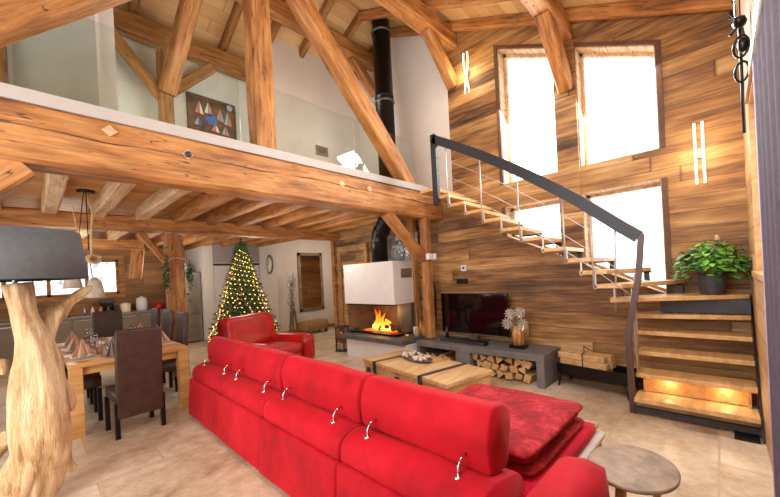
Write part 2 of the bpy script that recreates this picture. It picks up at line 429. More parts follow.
wins = [(.46, 1.28, K(BU), zt), (1.55, 2.33, K(BU), zt), (.46, 1.28, zs, K(TL)), (1.55, 2.33, zs, K(TL))]
for i, (a, b, lo, hi) in enumerate(wins):
    w = bpy.data.objects.new('window_%d' % (i+1), None); COL.objects.link(w); w['kind'] = 'structure'; w.location = (0, 0, 0)
    t = .05; m = MB()
    X0, X1 = XW+.18, XW+.25
    m.prism([(a, lo(a)), (b, lo(b)), (b, lo(b)+t), (a, lo(a)+t)], 0, X0, X1)
    m.prism([(a, hi(a)-t), (b, hi(b)-t), (b, hi(b)), (a, hi(a))], 0, X0, X1)
    m.prism([(a, lo(a)), (a+.02, lo(a+.02)), (a+.02, hi(a+.02)), (a, hi(a))], 0, X0, X1)
    m.prism([(b-t, lo(b-t)), (b, lo(b)), (b, hi(b)), (b-t, hi(b-t))], 0, X0, X1)
    m.obj('window_frame', 'timber_pale', w)
    m = MB(); q = .012      # reveal lining
    m.prism([(a, hi(a)-q), (b, hi(b)-q), (b, hi(b)), (a, hi(a))], 0, XW+.005, XW+.18)
    m.prism([(b-q, lo(b-q)), (b, lo(b)), (b, hi(b)), (b-q, hi(b-q))], 0, XW+.005, XW+.18)
    m.prism([(a, lo(a)), (b, lo(b)), (b, lo(b)+q), (a, lo(a)+q)], 0, XW+.005, XW+.18)
    m.prism([(a, lo(a)), (a+q, lo(a+q)), (a+q, hi(a+q)), (a, hi(a))], 0, XW+.005, XW+.18)
    m.obj('window_reveal', 'timber_pale', w)
    m = MB(); m.prism([(a+.02, lo(a)+t), (b-t, lo(b-t)+t), (b-t, hi(b-t)-t), (a+.02, hi(a)-t)], 0, XW+.21, XW+.216)
    m.obj('window_pane', 'glass', w)
    m = MB(); c = .05      # dark casing boards on the wall face
    m.prism([(a-c, lo(a-c) - .0), (a, lo(a)), (a, hi(a)), (a-c, hi(a-c))], 0, XW-.022, XW-.001)
    if b > 2: m.prism([(b, lo(b)), (b+c, lo(b+c)), (b+c, hi(b+c)), (b, hi(b))], 0, XW-.022, XW-.001)
    if hi(a) > 3: m.prism([(a-c, hi(a-c)), (b+c, hi(b+c)), (b+c, hi(b+c)+c), (a-c, hi(a-c)+c)], 0, XW-.022, XW-.001)
    m.obj('window_casing', 'casing', w)
struct(MB().box(XW-.03, XW-.002, 1.285, 1.545, 1.5, 4.45), 'trim_1', 'wall_x')

# right wall with its recessed window
mr = MB(); NX0, NX1, NZ0, NZ1 = 3.0, 4.08, 1.38, 2.76
for (x0, x1, za, zb) in ((-3.3, NX0, 0, 4.3), (NX1, XW+.34, 0, 4.3), (NX0, NX1, 0, NZ0), (NX0, NX1, NZ1, 4.3)):
    mr.box(x0, x1, YR-.3, YR, za, zb)
struct(mr, 'wall_right', 'wall_right')
w = bpy.data.objects.new('window_5', None); COL.objects.link(w); w['kind'] = 'structure'
m = MB()
m.box(NX1-.02, NX1-.001, YR-.29, YR+.004, NZ0, NZ1); m.box(NX0, NX0+.02, YR-.29, YR, NZ0, NZ1); m.box(NX0, NX1, YR-.29, YR+.03, NZ0-.03, NZ0+.01); m.box(NX0, NX1, YR-.29, YR, NZ1-.02, NZ1)
m.box(NX0-.06, NX1+.04, YR+.002, YR+.02, NZ1, NZ1+.07)
m.obj('window_reveal', 'oak', w)
m = MB()
for (a, b, c, d) in ((NX0+.02, NX1-.02, NZ0+.01, NZ0+.09), (NX0+.02, NX1-.02, NZ1-.1, NZ1-.02), (NX0+.02, NX0+.1, NZ0, NZ1), (NX1-.1, NX1-.02, NZ0, NZ1)): m.box(a, b, YR-.2, YR-.14, c, d)
m.obj('window_frame', 'oak', w)
MB().box(NX0+.1, NX1-.1, YR-.175, YR-.17, NZ0+.09, NZ1-.1).obj('window_pane', 'glass', w)
m = MB(); m.box(NX1-.085, NX1-.06, YR-.14, YR-.125, 1.72, 1.86); m.tube([(NX1-.07, YR-.13, 1.8), (NX1-.07, YR-.06, 1.8), (NX1-.19, YR-.05, 1.8)], .01)
m.obj('window_handle', 'chrome', w)

# far / other walls
mk = MB(); KW = 11.5
kw = [(-1.2, -.47), (-.4, .24), (.32, .93), (1.0, 1.55)]
mk.box(-3.3, -1.25, KW, KW+.3, 0, 2.72); mk.box(1.6, 3.9, KW, KW+.3, 0, 2.72); mk.box(-1.25, 1.6, KW, KW+.3, 0, 1.4); mk.box(-1.25, 1.6, KW, KW+.3, 2.3, 2.72)
struct(mk, 'wall_kitchen', 'wall_kitchen')
w = bpy.data.objects.new('window_6', None); COL.objects.link(w); w['kind'] = 'structure'
m = MB(); m.box(-1.25, 1.6, KW+.02, KW+.1, 1.4, 1.46); m.box(-1.25, 1.6, KW+.02, KW+.1, 2.24, 2.3)
for x in (-1.25, -.47, .24, .93, 1.55): m.box(x, x+.07, KW+.02, KW+.1, 1.4, 2.3)
m.box(1.6, 1.72, KW-.03, KW-.001, 1.3, 2.4); m.box(-1.3, 1.6, KW-.03, KW-.001, 2.3, 2.4); m.box(-1.3, 1.6, KW-.03, KW-.001, 1.3, 1.4)
m.obj('window_frame', 'timber', w)
MB().box(-1.25, 1.6, KW+.05, KW+.055, 1.46, 2.24).obj('window_pane', 'glass', w)
struct(MB().box(-6, 8, 15, 15.2, -1, 6), 'hillside_outside', 'snow')

struct(MB().box(-3.3, -3.0, -.2, .6, 0, 4.9).box(-3.3, -3.0, 2.0, 2.6, 0, 5.3).box(-3.3, -3.0, 4.0, 5.75, 0, 5.9).box(-3.3, -3.0, 7.45, KW, 0, 5.9).box(-3.3, -3.0, 5.75, 7.45, 2.15, 5.9).box(-3.3, -3.0, 6.52, 6.68, 0, 2.15).box(-3.3, -3.0, .6, 4.0, 0, .4).box(-3.3, -3.0, .6, 4.0, 3.4, 5.0), 'wall_behind', 'wall_right')
struct(MB().box(3.9, 4.45, 10.9, 11.2, 0, 2.72).box(3.3, 3.9, 11.2, 11.5, 0, 2.72), 'wall_recess', 'plaster')
struct(MB().box(4.72, 4.75, 8.9, 11.5, 0, 2.75), 'wall_clock_side', 'plaster')
struct(MB().box(4.75, 8.2, 8.9, 9.2, 0, 2.75), 'wall_mirror_side', 'plaster')
struct(MB().box(8.0, 8.3, 6.3, 9.2, 0, 2.75), 'wall_hallway', 'plaster')
struct(MB().box(5.34, 8.2, 6.3, 6.6, 0, 2.75), 'wall_hallway_planks', 'wall_kitchen')
struct(MB().box(4.75, 8.0, 8.86, 8.9, 0, .1), 'baseboard_mirror_side', 'timber')
# mezzanine slab
struct(MB().box(-3.0, 8.2, 3.74, 11.6, 2.74, 2.8), 'ceiling_mezzanine', 'mezz_ceiling')
struct(MB().box(-3.0, XW, 3.5, 11.6, 2.8, 2.9), 'floor_mezzanine', 'oak')
struct(MB().box(-3.0, 4.62, 3.455, 3.5, 2.845, 2.94), 'trim_2', 'edge_white')
# upstairs walls
struct(MB().box(2.86, XW, 5.5, 5.7, 2.9, ZR(5.5)+.05).box(2.86, 2.95, 5.7, 6.1, 2.9, 5.75), 'wall_upstairs', 'plaster')
struct(MB().box(-3.0, 2.86, 6.1, 6.3, 2.9, 5.7), 'wall_upstairs_far', 'plaster_cool')
struct(MB().box(-.05, .55, 4.6, 4.65, 2.9, 4.75).box(.53, .55, 4.65, 6.1, 2.9, 4.75).box(.55, .72, 4.8, 6.1, 2.9, 5.1), 'wall_closet', 'closet_shaded')
struct(MB().box(.551, .58, 4.6, 4.66, 2.9, 4.75).box(.722, .735, 4.79, 6.1, 2.9, 5.1).box(.56, .735, 4.775, 4.79, 2.9, 5.1), 'trim_lit_return', 'white')  # lighter sheets paint the brighter return side of the closet
# roof
def roof(y0, y1):
    m = MB(); m.prism([(y0, ZR(y0)), (y1, ZR(y1)), (y1, ZR(y1)+.12), (y0, ZR(y0)+.12)], 0, -3.3, XW+.34); return m
struct(roof(-.5, 4.5), 'roof_near', 'roof'); struct(roof(4.5, 6.6), 'roof_far', 'roof')

# ------------------------------------------------------------------ timbers
from mathutils import noise as mnoise
def beam(name, p0, p1, w, h, mat='timber', upv=None, jit=.01, parent=None, bev=.018):
    """w across (horizontal), h along upv"""
    p0, p1 = Vector(p0), Vector(p1); d = (p1-p0); L = d.length; d.normalize()
    u = Vector(upv) if upv else (Vector((0, 0, 1)) if abs(d.z) < .95 else Vector((0, 1, 0)))
    s_ = u.cross(d).normalized(); u = d.cross(s_).normalized()
    mat4 = Matrix(((d.x, s_.x, u.x, p0.x), (d.y, s_.y, u.y, p0.y), (d.z, s_.z, u.z, p0.z), (0, 0, 0, 1)))
    t = bmesh.new(); n = max(2, int(L/.16)); prof = []
    W, H, b = w/2, h/2, bev
    for (y, z) in ((-W, -H+b), (-W+b, -H), (0, -H), (W-b, -H), (W, -H+b), (W, 0), (W, H-b), (W-b, H), (0, H), (-W+b, H), (-W, H-b), (-W, 0)): prof.append((y, z))
    rings = []; sd = random.random()*50
    for i in range(n+1):
        x = L*i/n; ring = []
        for (y, z) in prof:
            q = mnoise.noise_vector(Vector((x*1.6+sd, y*5, z*5)))
            ring.append(t.verts.new((x, y+q.y*jit, z+q.z*jit)))
        rings.append(ring)
    k = len(prof)
    for i in range(n):
        for j in range(k): t.faces.new([rings[i][j], rings[i][(j+1) % k], rings[i+1][(j+1) % k], rings[i+1][j]])
    t.faces.new(rings[0][::-1]); t.faces.new(rings[-1]); bmesh.ops.recalc_face_normals(t, faces=t.faces)
    m = MB(); m.add(t); o = m.obj(name, mat); o.matrix_world = mat4
    if parent is not None: o.parent = parent
    return o

fb = tag(beam('ceiling_beam', (-3, 3.59, 2.635), (4.98, 3.59, 2.635), .27, .43, jit=.016, bev=.03), 'thick hewn front beam carrying the edge of the mezzanine', 'beam')
inv = fb.matrix_world.inverted()
for (x, z) in ((1.02, 2.69), (.47, 2.76), (2.78, 2.7), (3.26, 2.71)):
    m = MB(); m.prism([(x-.05, z), (x, z-.045), (x+.05, z), (x, z+.045)], 1, 3.438, 3.47); o = m.obj('peg', 'timber_pale', fb); o.matrix_parent_inverse = inv
m = MB(); rc = random.Random(4); pts = []; zc = 2.69
for k in range(70):
    zc += rc.uniform(-.007, .0068); pts.append((-.6+k*.075, 3.452, zc))
m.tube(pts, [.0015+.0045*abs(math.sin(k*.37)) for k in range(70)], 5); o = m.obj('long_crack', 'bark', fb); o.matrix_parent_inverse = inv
m = MB(); m.lathe([(.028, 0), (.028, .01)], 12, T(1.02, 3.437, 2.69) @ RX(PI/2)); o = m.obj('peg_hole', 'iron', fb); o.matrix_parent_inverse = inv

tag(beam('timber_post', (1.82, 3.59, 2.86), (1.82, 3.59, 5.4), .22, .22, upv=(0, 1, 0)), 'upright hewn post standing on the mezzanine front beam', 'post')
tag(beam('diagonal_brace', (4.3, 3.58, 2.86), (1.9, 3.58, 5.4), .2, .23, upv=(.72, 0, .69)), 'long diagonal strut falling from the upright post to the right end of the front beam', 'brace')
tag(beam('diagonal_brace', (-.9, 3.5, 2.69), (1.7, 3.5, 5.26), .22, .36, upv=(-.7, 0, .7)), 'massive slanting strut crossing the top left corner of the view', 'brace')
tag(beam('diagonal_brace', (-.02, 3.56, 2.42), (-1.0, 3.56, 1.45), .16, .19, upv=(-.7, 0, .7)), 'short strut under the front beam above the grey lampshade', 'brace')
tag(beam('timber_post', (4.58, 3.55, .445), (4.58, 3.55, 2.43), .15, .15, upv=(0, 1, 0)), 'upright timber post beside the white fireplace hood', 'post')
tag(beam('diagonal_brace', (3.66, 3.55, 2.44), (4.5, 3.55, 1.76), .15, .15, upv=(.6, 0, .8)), 'short brace joining the fireplace post to the front beam', 'brace')
tag(beam('timber_post', (4.9, 4.1, .45), (4.9, 4.1, 2.6), .14, .14, upv=(0, 1, 0)), 'slimmer timber post against the plank wall behind the fireplace', 'post')
tag(beam('ceiling_beam', (-3, 6.5, 2.5), (4.98, 6.5, 2.5), .22, .22), 'second ceiling beam crossing over the dining table', 'beam')
tag(beam('timber_post', (1.64, 6.5, 0), (1.64, 6.5, 2.35), .24, .22, upv=(0, 1, 0)), 'upright timber post behind the dining chairs', 'post')
tag(beam('diagonal_brace', (1.2, 6.5, 2.37), (1.56, 6.5, 1.88), .1, .1, upv=(.7, 0, .7)), 'small brace leaning on the post behind the dining chairs', 'brace')
tag(beam('ceiling_beam', (-3, 9.3, 2.47), (1.75, 9.3, 2.47), .22, .22), 'far ceiling beam in front of the kitchen', 'beam')
tag(beam('timber_post', (1.58, 9.3, 1.72), (1.66, 9.3, 2.4), .22, .16, upv=(0, 1, 0)), 'short timber strut hanging beside the kitchen window', 'post')
for k in range(-5, 10):
    x = .2+.5*k
    if x > 4.85: continue
    if k == 0: lb, g = 'pale joist above the lampshade, first from the pendant canopy', None
    lb = 'rough joist under the mezzanine floor running over the cross beam'
    tag(beam('ceiling_joist', (x, 3.73, 2.645), (x, 11.45, 2.645), .15, .19, mat='timber_pale' if k < 3 else 'timber'), lb, 'joist', 'joists under the mezzanine floor')
# roof purlins and braces
tag(beam('roof_purlin', (-3, 1.4, 4.58), (4.98, 1.4, 4.58), .22, .26), 'lowest roof purlin ending above the tall windows', 'beam')
tag(beam('roof_purlin', (-3, 3.12, 5.34), (4.98, 3.12, 5.34), .24, .28), 'middle roof purlin meeting the corner of wood and white walls', 'beam')
tag(beam('roof_purlin', (-3, 4.95, 5.82), (4.98, 4.95, 5.82), .22, .26), 'roof purlin beyond the ridge ending behind the black flue', 'beam')
tag(beam('roof_brace', (4.98, 1.4, 3.86), (4.25, 1.4, 4.5), .17, .18, mat='timber', upv=(.66, 0, .75)), 'brace propping the lowest purlin between the tall windows', 'brace')
tag(beam('roof_brace', (4.98, 3.12, 4.62), (4.32, 3.12, 5.25), .17, .18, upv=(.66, 0, .75)), 'brace propping the middle purlin against the white wall corner', 'brace')
tag(beam('roof_brace', (4.98, 4.95, 5.2), (4.4, 4.95, 5.72), .16, .16, upv=(.66, 0, .75)), 'brace propping the purlin to the left of the black flue', 'brace')
x = 4.9
i = 0
while x > -2.9:
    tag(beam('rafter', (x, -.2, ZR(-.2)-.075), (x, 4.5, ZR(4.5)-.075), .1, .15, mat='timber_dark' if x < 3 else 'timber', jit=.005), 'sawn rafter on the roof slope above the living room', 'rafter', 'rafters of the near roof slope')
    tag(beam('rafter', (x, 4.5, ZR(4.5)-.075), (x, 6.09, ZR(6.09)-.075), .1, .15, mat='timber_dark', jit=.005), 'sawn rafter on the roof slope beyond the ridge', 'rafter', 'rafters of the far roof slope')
    x -= .62 if i else .65; i += 1
# frame upstairs in front of the far wall
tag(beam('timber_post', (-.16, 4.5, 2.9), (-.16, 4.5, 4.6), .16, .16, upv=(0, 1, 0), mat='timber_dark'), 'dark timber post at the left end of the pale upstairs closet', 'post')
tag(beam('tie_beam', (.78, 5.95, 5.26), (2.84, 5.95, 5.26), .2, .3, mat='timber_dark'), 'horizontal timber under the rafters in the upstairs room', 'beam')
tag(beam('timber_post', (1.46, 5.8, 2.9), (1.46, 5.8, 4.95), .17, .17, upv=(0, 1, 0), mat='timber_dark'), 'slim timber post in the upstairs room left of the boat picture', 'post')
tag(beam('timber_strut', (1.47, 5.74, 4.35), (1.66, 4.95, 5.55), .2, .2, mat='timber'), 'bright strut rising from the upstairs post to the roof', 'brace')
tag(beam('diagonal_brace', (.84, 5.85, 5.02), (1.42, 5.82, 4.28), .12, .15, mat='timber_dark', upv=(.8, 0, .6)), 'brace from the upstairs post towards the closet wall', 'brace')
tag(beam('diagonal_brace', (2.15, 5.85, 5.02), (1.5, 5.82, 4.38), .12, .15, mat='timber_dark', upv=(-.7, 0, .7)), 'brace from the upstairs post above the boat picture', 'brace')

# ------------------------------------------------------------------ glass railing
g = thing('glass_railing', 'clear glass balustrade along the mezzanine edge', 'railing', (0, 3.8, 2.9))
for (a, b) in ((-2.9, -.35), (-.3, 1.66), (1.96, 3.3), (3.33, 4.6)):
    MB().box(a, b, -.03, -.015, 0, .9).obj('glass_panel', 'rail_glass', g)
m = MB(); m.box(-2.9, 4.6, -.045, -.0, 0, .05); m.obj('base_rail', 'white', g)

# ------------------------------------------------------------------ stairs
st = thing('staircase', 'open wooden staircase with slim treads curving up along the plank wall', 'staircase', (4.2, .7, 0))
so = (4.2, .7, 0)
def sloc(p): return tuple(p[i]-so[i] for i in range(3))
def tread(pts, z, th=.045, mat='tread', name='tread'):
    m = MB(); P = [(p[0]-so[0], p[1]-so[1]) for p in pts]
    m.prism(P, 2, z-th, z); o = m.obj(name, mat, st)
    md = o.modifiers.new('bev', 'BEVEL'); md.width = .006; md.segments = 2
    return o
W0 = YR+.02; XE = XW-.03
lower = [(.19, 4.05, .67), (.38, 4.26, .68), (.57, 4.46, .69), (.76, 4.62, .70)]
for i, (z, xf, yl) in enumerate(lower):
    tread([(xf, W0), (xf+.27, W0), (xf+.27, yl), (xf, yl)], z)
tread([(4.72, W0), (4.97, W0), (4.97, .45), (4.72, .78), (4.52, .74)], .95)
tread([(4.78, W0), (XE, W0), (XE, .36), (4.34, .88), (4.2, .86), (4.27, .72)], 1.15)
upt = [(1.30, 1.0, .3), (1.45, 1.13, .59), (1.59, 1.27, .93), (1.73, 1.52, 1.28), (1.88, 1.77, 1.54), (2.03, 2.02, 1.79), (2.18, 2.26, 2.05), (2.33, 2.53, 2.31), (2.48, 2.78, 2.54), (2.63, 3.03, 2.76), (2.77, 3.27, 3.0)]
XI = 4.15
for i, (z, yi, yw) in enumerate(upt):
    tread([(XI, yi-.26), (XE, yw), (XE, yw+.31), (XI, yi)], z)
# closed boards under lower treads
m = MB(); m.box(4.34-so[0], 4.36-so[0], -.12-so[1], .62-so[1], .19, .335); m.box(4.28-so[0], 4.36-so[0], -.14-so[1], -.12-so[1], .19, .335); m.box(4.28-so[0], 4.36-so[0], .6-so[1], .62-so[1], .19, .335); m.obj('light_box', 'oak', st)
for y in (.02, .42):
    m = MB(); m.lathe([(.03, 0), (.03, .006)], 14, T(4.31-so[0], y-so[1], .328)); m.obj('step_light', 'spot', st)
    l = bpy.data.lights.new('step_glow', 'POINT'); l.energy = .9; l.color = (1, .78, .42); l.shadow_soft_size = .03; lo = bpy.data.objects.new('step_glow', l); COL.objects.link(lo); lo.location = (4.27, y, .3)
m = MB(); m.box(4.12-so[0], 4.16-so[0], W0-so[1], .7-so[1], .03, .08); m.obj('base_frame', 'iron', st)
m = MB()
m.box(4.0-so[0], 4.18-so[0], -.17-so[1], -.02-so[1], 0, .02); m.prism([(4.03, .0), (4.1, .0), (4.99, .93), (4.99, 1.12), (4.72, .93)], 1, YR+.003-so[1], YR+.018-so[1], mat=T(-so[0], 0, 0))
m.obj('wall_bracket', 'black_metal', st)
# dark wall stringer: zigzag plates at each tread end
m = MB()
for i, (z, yi, yw) in enumerate(upt):
    m.box(XE-.04-so[0], XE+.028-so[0], yw+.02-so[1], yw+.07-so[1], z-.15, z-.002)
    m.box(XE-.04-so[0], XE+.028-so[0], yw+.0-so[1], yw+.3-so[1], z-.062, z-.044)
m.box(4.72-so[0], XE+.02-so[0], W0-so[1], .5-so[1], .96, 1.1)
m.obj('wall_stringer', 'iron', st)
for i, (z, yi, yw) in enumerate(upt[:-1]):
    MB().box(XI-.0-so[0], XI+.014-so[0], yi-.03-so[1], yi-.015-so[1], z-.05, z+.11).obj('riser_rod', 'rod', st)
for (z, x, y) in ((.95, 4.53, .73), (1.15, 4.24, .82)): MB().box(x-so[0], x+.014-so[0], y-so[1], y+.014-so[1], z-.05, z+.15).obj('riser_rod', 'rod', st)
# handrail (flat dark bar) and newel
hp = [(4.15, 2.98, 3.47), (4.15, 2.6, 3.25), (4.15, 2.24, 3.03), (4.15, 1.95, 2.84), (4.15, 1.72, 2.68), (4.15, 1.5, 2.52), (4.15, 1.28, 2.355), (4.15, 1.08, 2.195), (4.15, .9, 2.035), (4.15, .72, 1.875), (4.15, .58, 1.76)]
m = MB(); t = bmesh.new(); rings = []
for i, p in enumerate(hp):
    p = Vector(p); d = (Vector(hp[min(i+1, len(hp)-1)])-Vector(hp[max(i-1, 0)])).normalized()
    s_ = Vector((1, 0, 0)); n_ = d.cross(s_).normalized(); n_ = -n_ if n_.z < 0 else n_
    p -= Vector(so)
    rings.append([t.verts.new(p+s_*a+n_*b) for a, b in ((-.03, -.06), (.03, -.06), (.03, .06), (-.03, .06))])
for a, b in zip(rings, rings[1:]):
    for k in range(4): t.faces.new([a[k], a[(k+1) % 4], b[(k+1) % 4], b[k]])
t.faces.new(rings[0]); t.faces.new(rings[-1][::-1]); bmesh.ops.recalc_face_normals(t, faces=t.faces)
m.add(t); o = m.obj('handrail', 'rail', st)
MB().box(-.03-.05, .03-.05, 2.97-.7-.045, 2.97-.7+.045, 2.5, 3.53).obj('newel_post', 'rail', st)
def bar(pts, w, t_, name, mat):
    m = MB(); tt = bmesh.new(); R = []
    for p in pts:
        p = Vector(p)-Vector(so); R.append([tt.verts.new(p+Vector((a, b, 0))) for a, b in ((-t_, -w), (t_, -w), (t_, w), (-t_, w))])
    for a, b in zip(R, R[1:]):
        for k in range(4): tt.faces.new([a[k], a[(k+1) % 4], b[(k+1) % 4], b[k]])
    tt.faces.new(R[0]); tt.faces.new(R[-1]); bmesh.ops.recalc_face_normals(tt, faces=tt.faces); m.add(tt); return m.obj(name, mat, st)
bar([(4.15, .56, 1.79), (4.15, .6, 1.35), (4.16, .71, .8), (4.16, .7, 0)], .026, .024, 'newel_post', 'newel')
hz = lambda y: [a[2]+(b[2]-a[2])*(y-a[1])/(b[1]-a[1]) for a, b in zip(hp, hp[1:]) if b[1] <= y <= a[1]][0]
for k in (0, 2, 4, 6, 8, 9):
    z, y, _ = upt[k]
    y = min(y, 2.95); top = hz(y+.01)
    MB().tube([sloc((XI-.012, y-.01, z-.05)), sloc((XI-.012, y-.01, top-.04))], .009, 8).obj('baluster', 'rod', st)
MB().tube([sloc((4.4, .85, .98)), sloc((4.17, .78, 1.86))], .009, 8).obj('baluster', 'rod', st)
MB().tube([sloc((4.3, .66, .6)), sloc((4.2, .64, 1.4))], .009, 8).obj('baluster', 'rod', st)
for fr in (.33, .62, .85):
    pts = []
    for y in (2.95, 2.5, 2.0, 1.5, 1.0, .62):
        zz = hz(y)-.95*fr*.8; pts.append(sloc((XI-.012, y, zz)))
    MB().tube(pts, .004, 6).obj('cable', 'rod', st)
for dx in (0, .06, .12):
    MB().tube([sloc((4.2+dx, .67, 1.25-dx)), sloc((4.22+dx*.5, .665, .75)), sloc((4.24+dx, .66, .4))], .005, 6).obj('cable', 'rod', st)

# ------------------------------------------------------------------ wall lamps (waved LED tubes)
def wall_lamp(y, z0_, z1_, label, parallel):
    l = thing('wall_lamp', label, 'lamp', (XW, y, (z0_+z1_)/2)); h = (z1_-z0_)/2
    MB().box(-.07, -.002, -.014, .014, -.05, .05, .004).obj('mount', 'steel', l)
    for s_ in (-1, 1):
        pts = []
        for k in range(21):
            u = k/20; zz = -h+2*h*u
            off = s_*(.032 if parallel else .04*math.cos(u*PI*1.15+.2))
            pts.append((-.075, off, zz))
        MB().tube(pts, .01, 8).obj('tube_light', 'led', l)
        p = bpy.data.lights.new('glow', 'POINT'); p.energy = 9; p.color = (1, .8, .52); p.shadow_soft_size = .1
    po = bpy.data.objects.new('glow', p); COL.objects.link(po); po.parent = l; po.location = (-.22, 0, 0)
wall_lamp(2.83, 4.36, 5.0, 'twisted glowing wall light high up left of the tall windows', False)
wall_lamp(.13, 2.31, 2.95, 'pair of straight glowing tubes on the wall above the potted plant', True)

# ------------------------------------------------------------------ chimney flue and fireplace
fl = thing('chimney_flue', 'tall black flue pipe rising through the mezzanine to the roof', 'chimney', (4.55, 4.3, 2.9))
MB().lathe([(.165, 0), (.165, 1.82), (.172, 1.82), (.172, 1.85), (.165, 1.85), (.165, 3.3)], 28).obj('pipe', 'black_metal', fl)
m = MB()
for z in (1.72, 2.98):
    m = MB(); m.lathe([(.168, z), (.178, z+.01), (.178, z+.035), (.168, z+.045)], 28)
    for k in range(10): m.ball((.183*math.cos(k*PI/5), .183*math.sin(k*PI/5), z+.02), .014, 6)
    m.obj('joint_band', 'steel_dark', fl)
fp = thing('fireplace', 'corner fireplace with white hood, glazed fire and dark slate hearth', 'fireplace', (4.6, 4.75, 0))
def fp_box(x0, x1, y0, y1, z0_, z1_, name, mat, bev=.004):
    return MB().box(x0-4.6, x1-4.6, y0-4.75, y1-4.75, z0_, z1_, bev, 1).obj(name, mat, fp)
fp_box(4.3, 4.97, 4.07, 5.42, 1.0, 1.76, 'hood', 'white')
m = MB(); m.box(4.5-4.6, 4.78-4.6, 4.06-4.75, 4.069-4.75, 1.46, 1.62)
m.obj('vent_grille', 'steel', fp)
fp_box(4.2, 4.97, 3.75, 5.3, 0, .36, 'base', 'white')
fp_box(4.08, 4.98, 3.74, 5.36, .36, .44, 'hearth_slab', 'hearth', .008)
fp_box(4.93, 4.97, 4.4, 5.4, .44, 1.0, 'firebrick_back', 'firebrick')
fp_box(4.35, 4.93, 5.36, 5.4, .44, 1.0, 'firebrick_side', 'firebrick')
fp_box(4.72, 4.97, 4.07, 4.4, .44, 1.0, 'side_panel', 'steel_dark')
m = MB(); m.box(4.34-4.6, 4.346-4.6, 4.1-4.75, 5.4-4.75, .47, .995); m.box(4.34-4.6, 4.72-4.6, 4.09-4.75, 4.096-4.75, .47, .995); m.obj('fire_glass', 'glass', fp)
m = MB(); m.box(4.32-4.6, 4.37-4.6, 4.08-4.75, 5.4-4.75, .44, .475); m.box(4.34-4.6, 4.72-4.6, 4.08-4.75, 4.12-4.75, .44, .475); m.box(4.33-4.6, 4.36-4.6, 4.08-4.75, 5.4-4.75, .975, 1.0); m.obj('fire_frame', 'black_metal', fp)
m = MB()
for k in range(9):
    a = random.uniform(-.3, .3); y = random.uniform(-.35, .15); x = random.uniform(-.05, .15)
    m.tube([(x-.12, y-.2, .5+.02*k % .1), (x+.1, y+.2, .53+.02*(k % 4))], [.035, .03], 7)
m.obj('burning_logs', 'bark', fp)
m = MB()
for k in range(13):
    y = random.uniform(-.32, .2); x = random.uniform(-.08, .1); h = random.uniform(.1, .2)+(.2 if abs(y+.02) < .1 else 0)
    pts = [(x, y, .5)]; rr = [.04]
    for j in range(1, 6):
        u = j/5; pts.append((x+.03*math.sin(u*4+k), y+.04*math.sin(u*5+k*2), .5+h*u)); rr.append(.042*(1-u)**.8*(1+.5*math.sin(u*3))+.002)
    m.tube(pts, rr, 8)
m.obj('flame', 'flame', fp)
MB().box(-.15, .15, -.45, .3, .475, .49).obj('ember_bed', 'ember', fp)
m = MB(); m.tube([(.02, -.06, 1.765), (.02, -.06, 2.2), (.01, -.1, 2.3), (-.04, -.36, 2.55), (-.05, -.45, 2.7), (-.05, -.45, 2.88)], .155, 26); m.obj('pipe', 'black_metal', fp)
m = MB()
for p, q in (((.02, -.06, 2.12), (.02, -.06, 2.15)), ((.02, -.06, 1.77), (.02, -.06, 1.81)), ((.0, -.15, 2.35), (-.005, -.18, 2.38)), ((-.035, -.32, 2.51), (-.04, -.35, 2.54))): MB().tube([p, q], .163, 26).obj('joint_band', 'black_metal', fp)
pl = bpy.data.lights.new('fire_light', 'POINT'); pl.energy = 10; pl.color = (1, .5, .18); pl.shadow_soft_size = .12
po = bpy.data.objects.new('fire_light', pl); COL.objects.link(po); po.location = (4.55, 4.7, .8)

# ------------------------------------------------------------------ TV bench and things on it
tb = thing('media_bench', 'long grey stone bench with open log bays under the television', 'bench', (4.7, 2.66, 0))
MB().box(-.35, .28, -1.03, 1.01, .33, .42, .008, 1).obj('bench_top', 'slate', tb)
MB().box(-.35, .28, -1.03, -.93, 0, .33, .006, 1).obj('end_panel', 'slate', tb)
MB().box(-.35, .28, .02, .26, 0, .33, .006, 1).obj('divider', 'slate', tb)
MB().box(-.35, .28, .96, 1.01, 0, .33, .006, 1).obj('end_panel', 'slate', tb)
MB().box(.25, .28, -.93, .96, 0, .33).obj('back_panel', 'hearth', tb)
tv = thing('television', 'large flat television with a dark red reflecting screen', 'television', (4.82, 2.86, .42))
MB().box(-.03, .02, -.59, .59, .09, .74, .006, 1).obj('casing', 'black', tv)
MB().box(-.034, -.0305, -.575, .575, .115, .725).obj('screen', 'screen', tv)
MB().box(-.033, -.0305, -.575, .575, .094, .104).obj('trim_strip', 'steel', tv)
m = MB(); m.box(-.12, .1, -.22, .22, 0, .015, .004, 1); m.box(-.015, .015, -.06, .06, .01, .1); m.obj('stand', 'steel_dark', tv)
sb = thing('soundbar', 'long low black soundbar lying in front of the television', 'speaker', (4.55, 2.9, .42), rz=-.08)
MB().box(-.05, .05, -.42, .42, 0, .055, .01).obj('body', 'black', sb)
MB().box(-.053, -.05, -.4, .4, .008, .047).obj('grille', 'iron', sb)
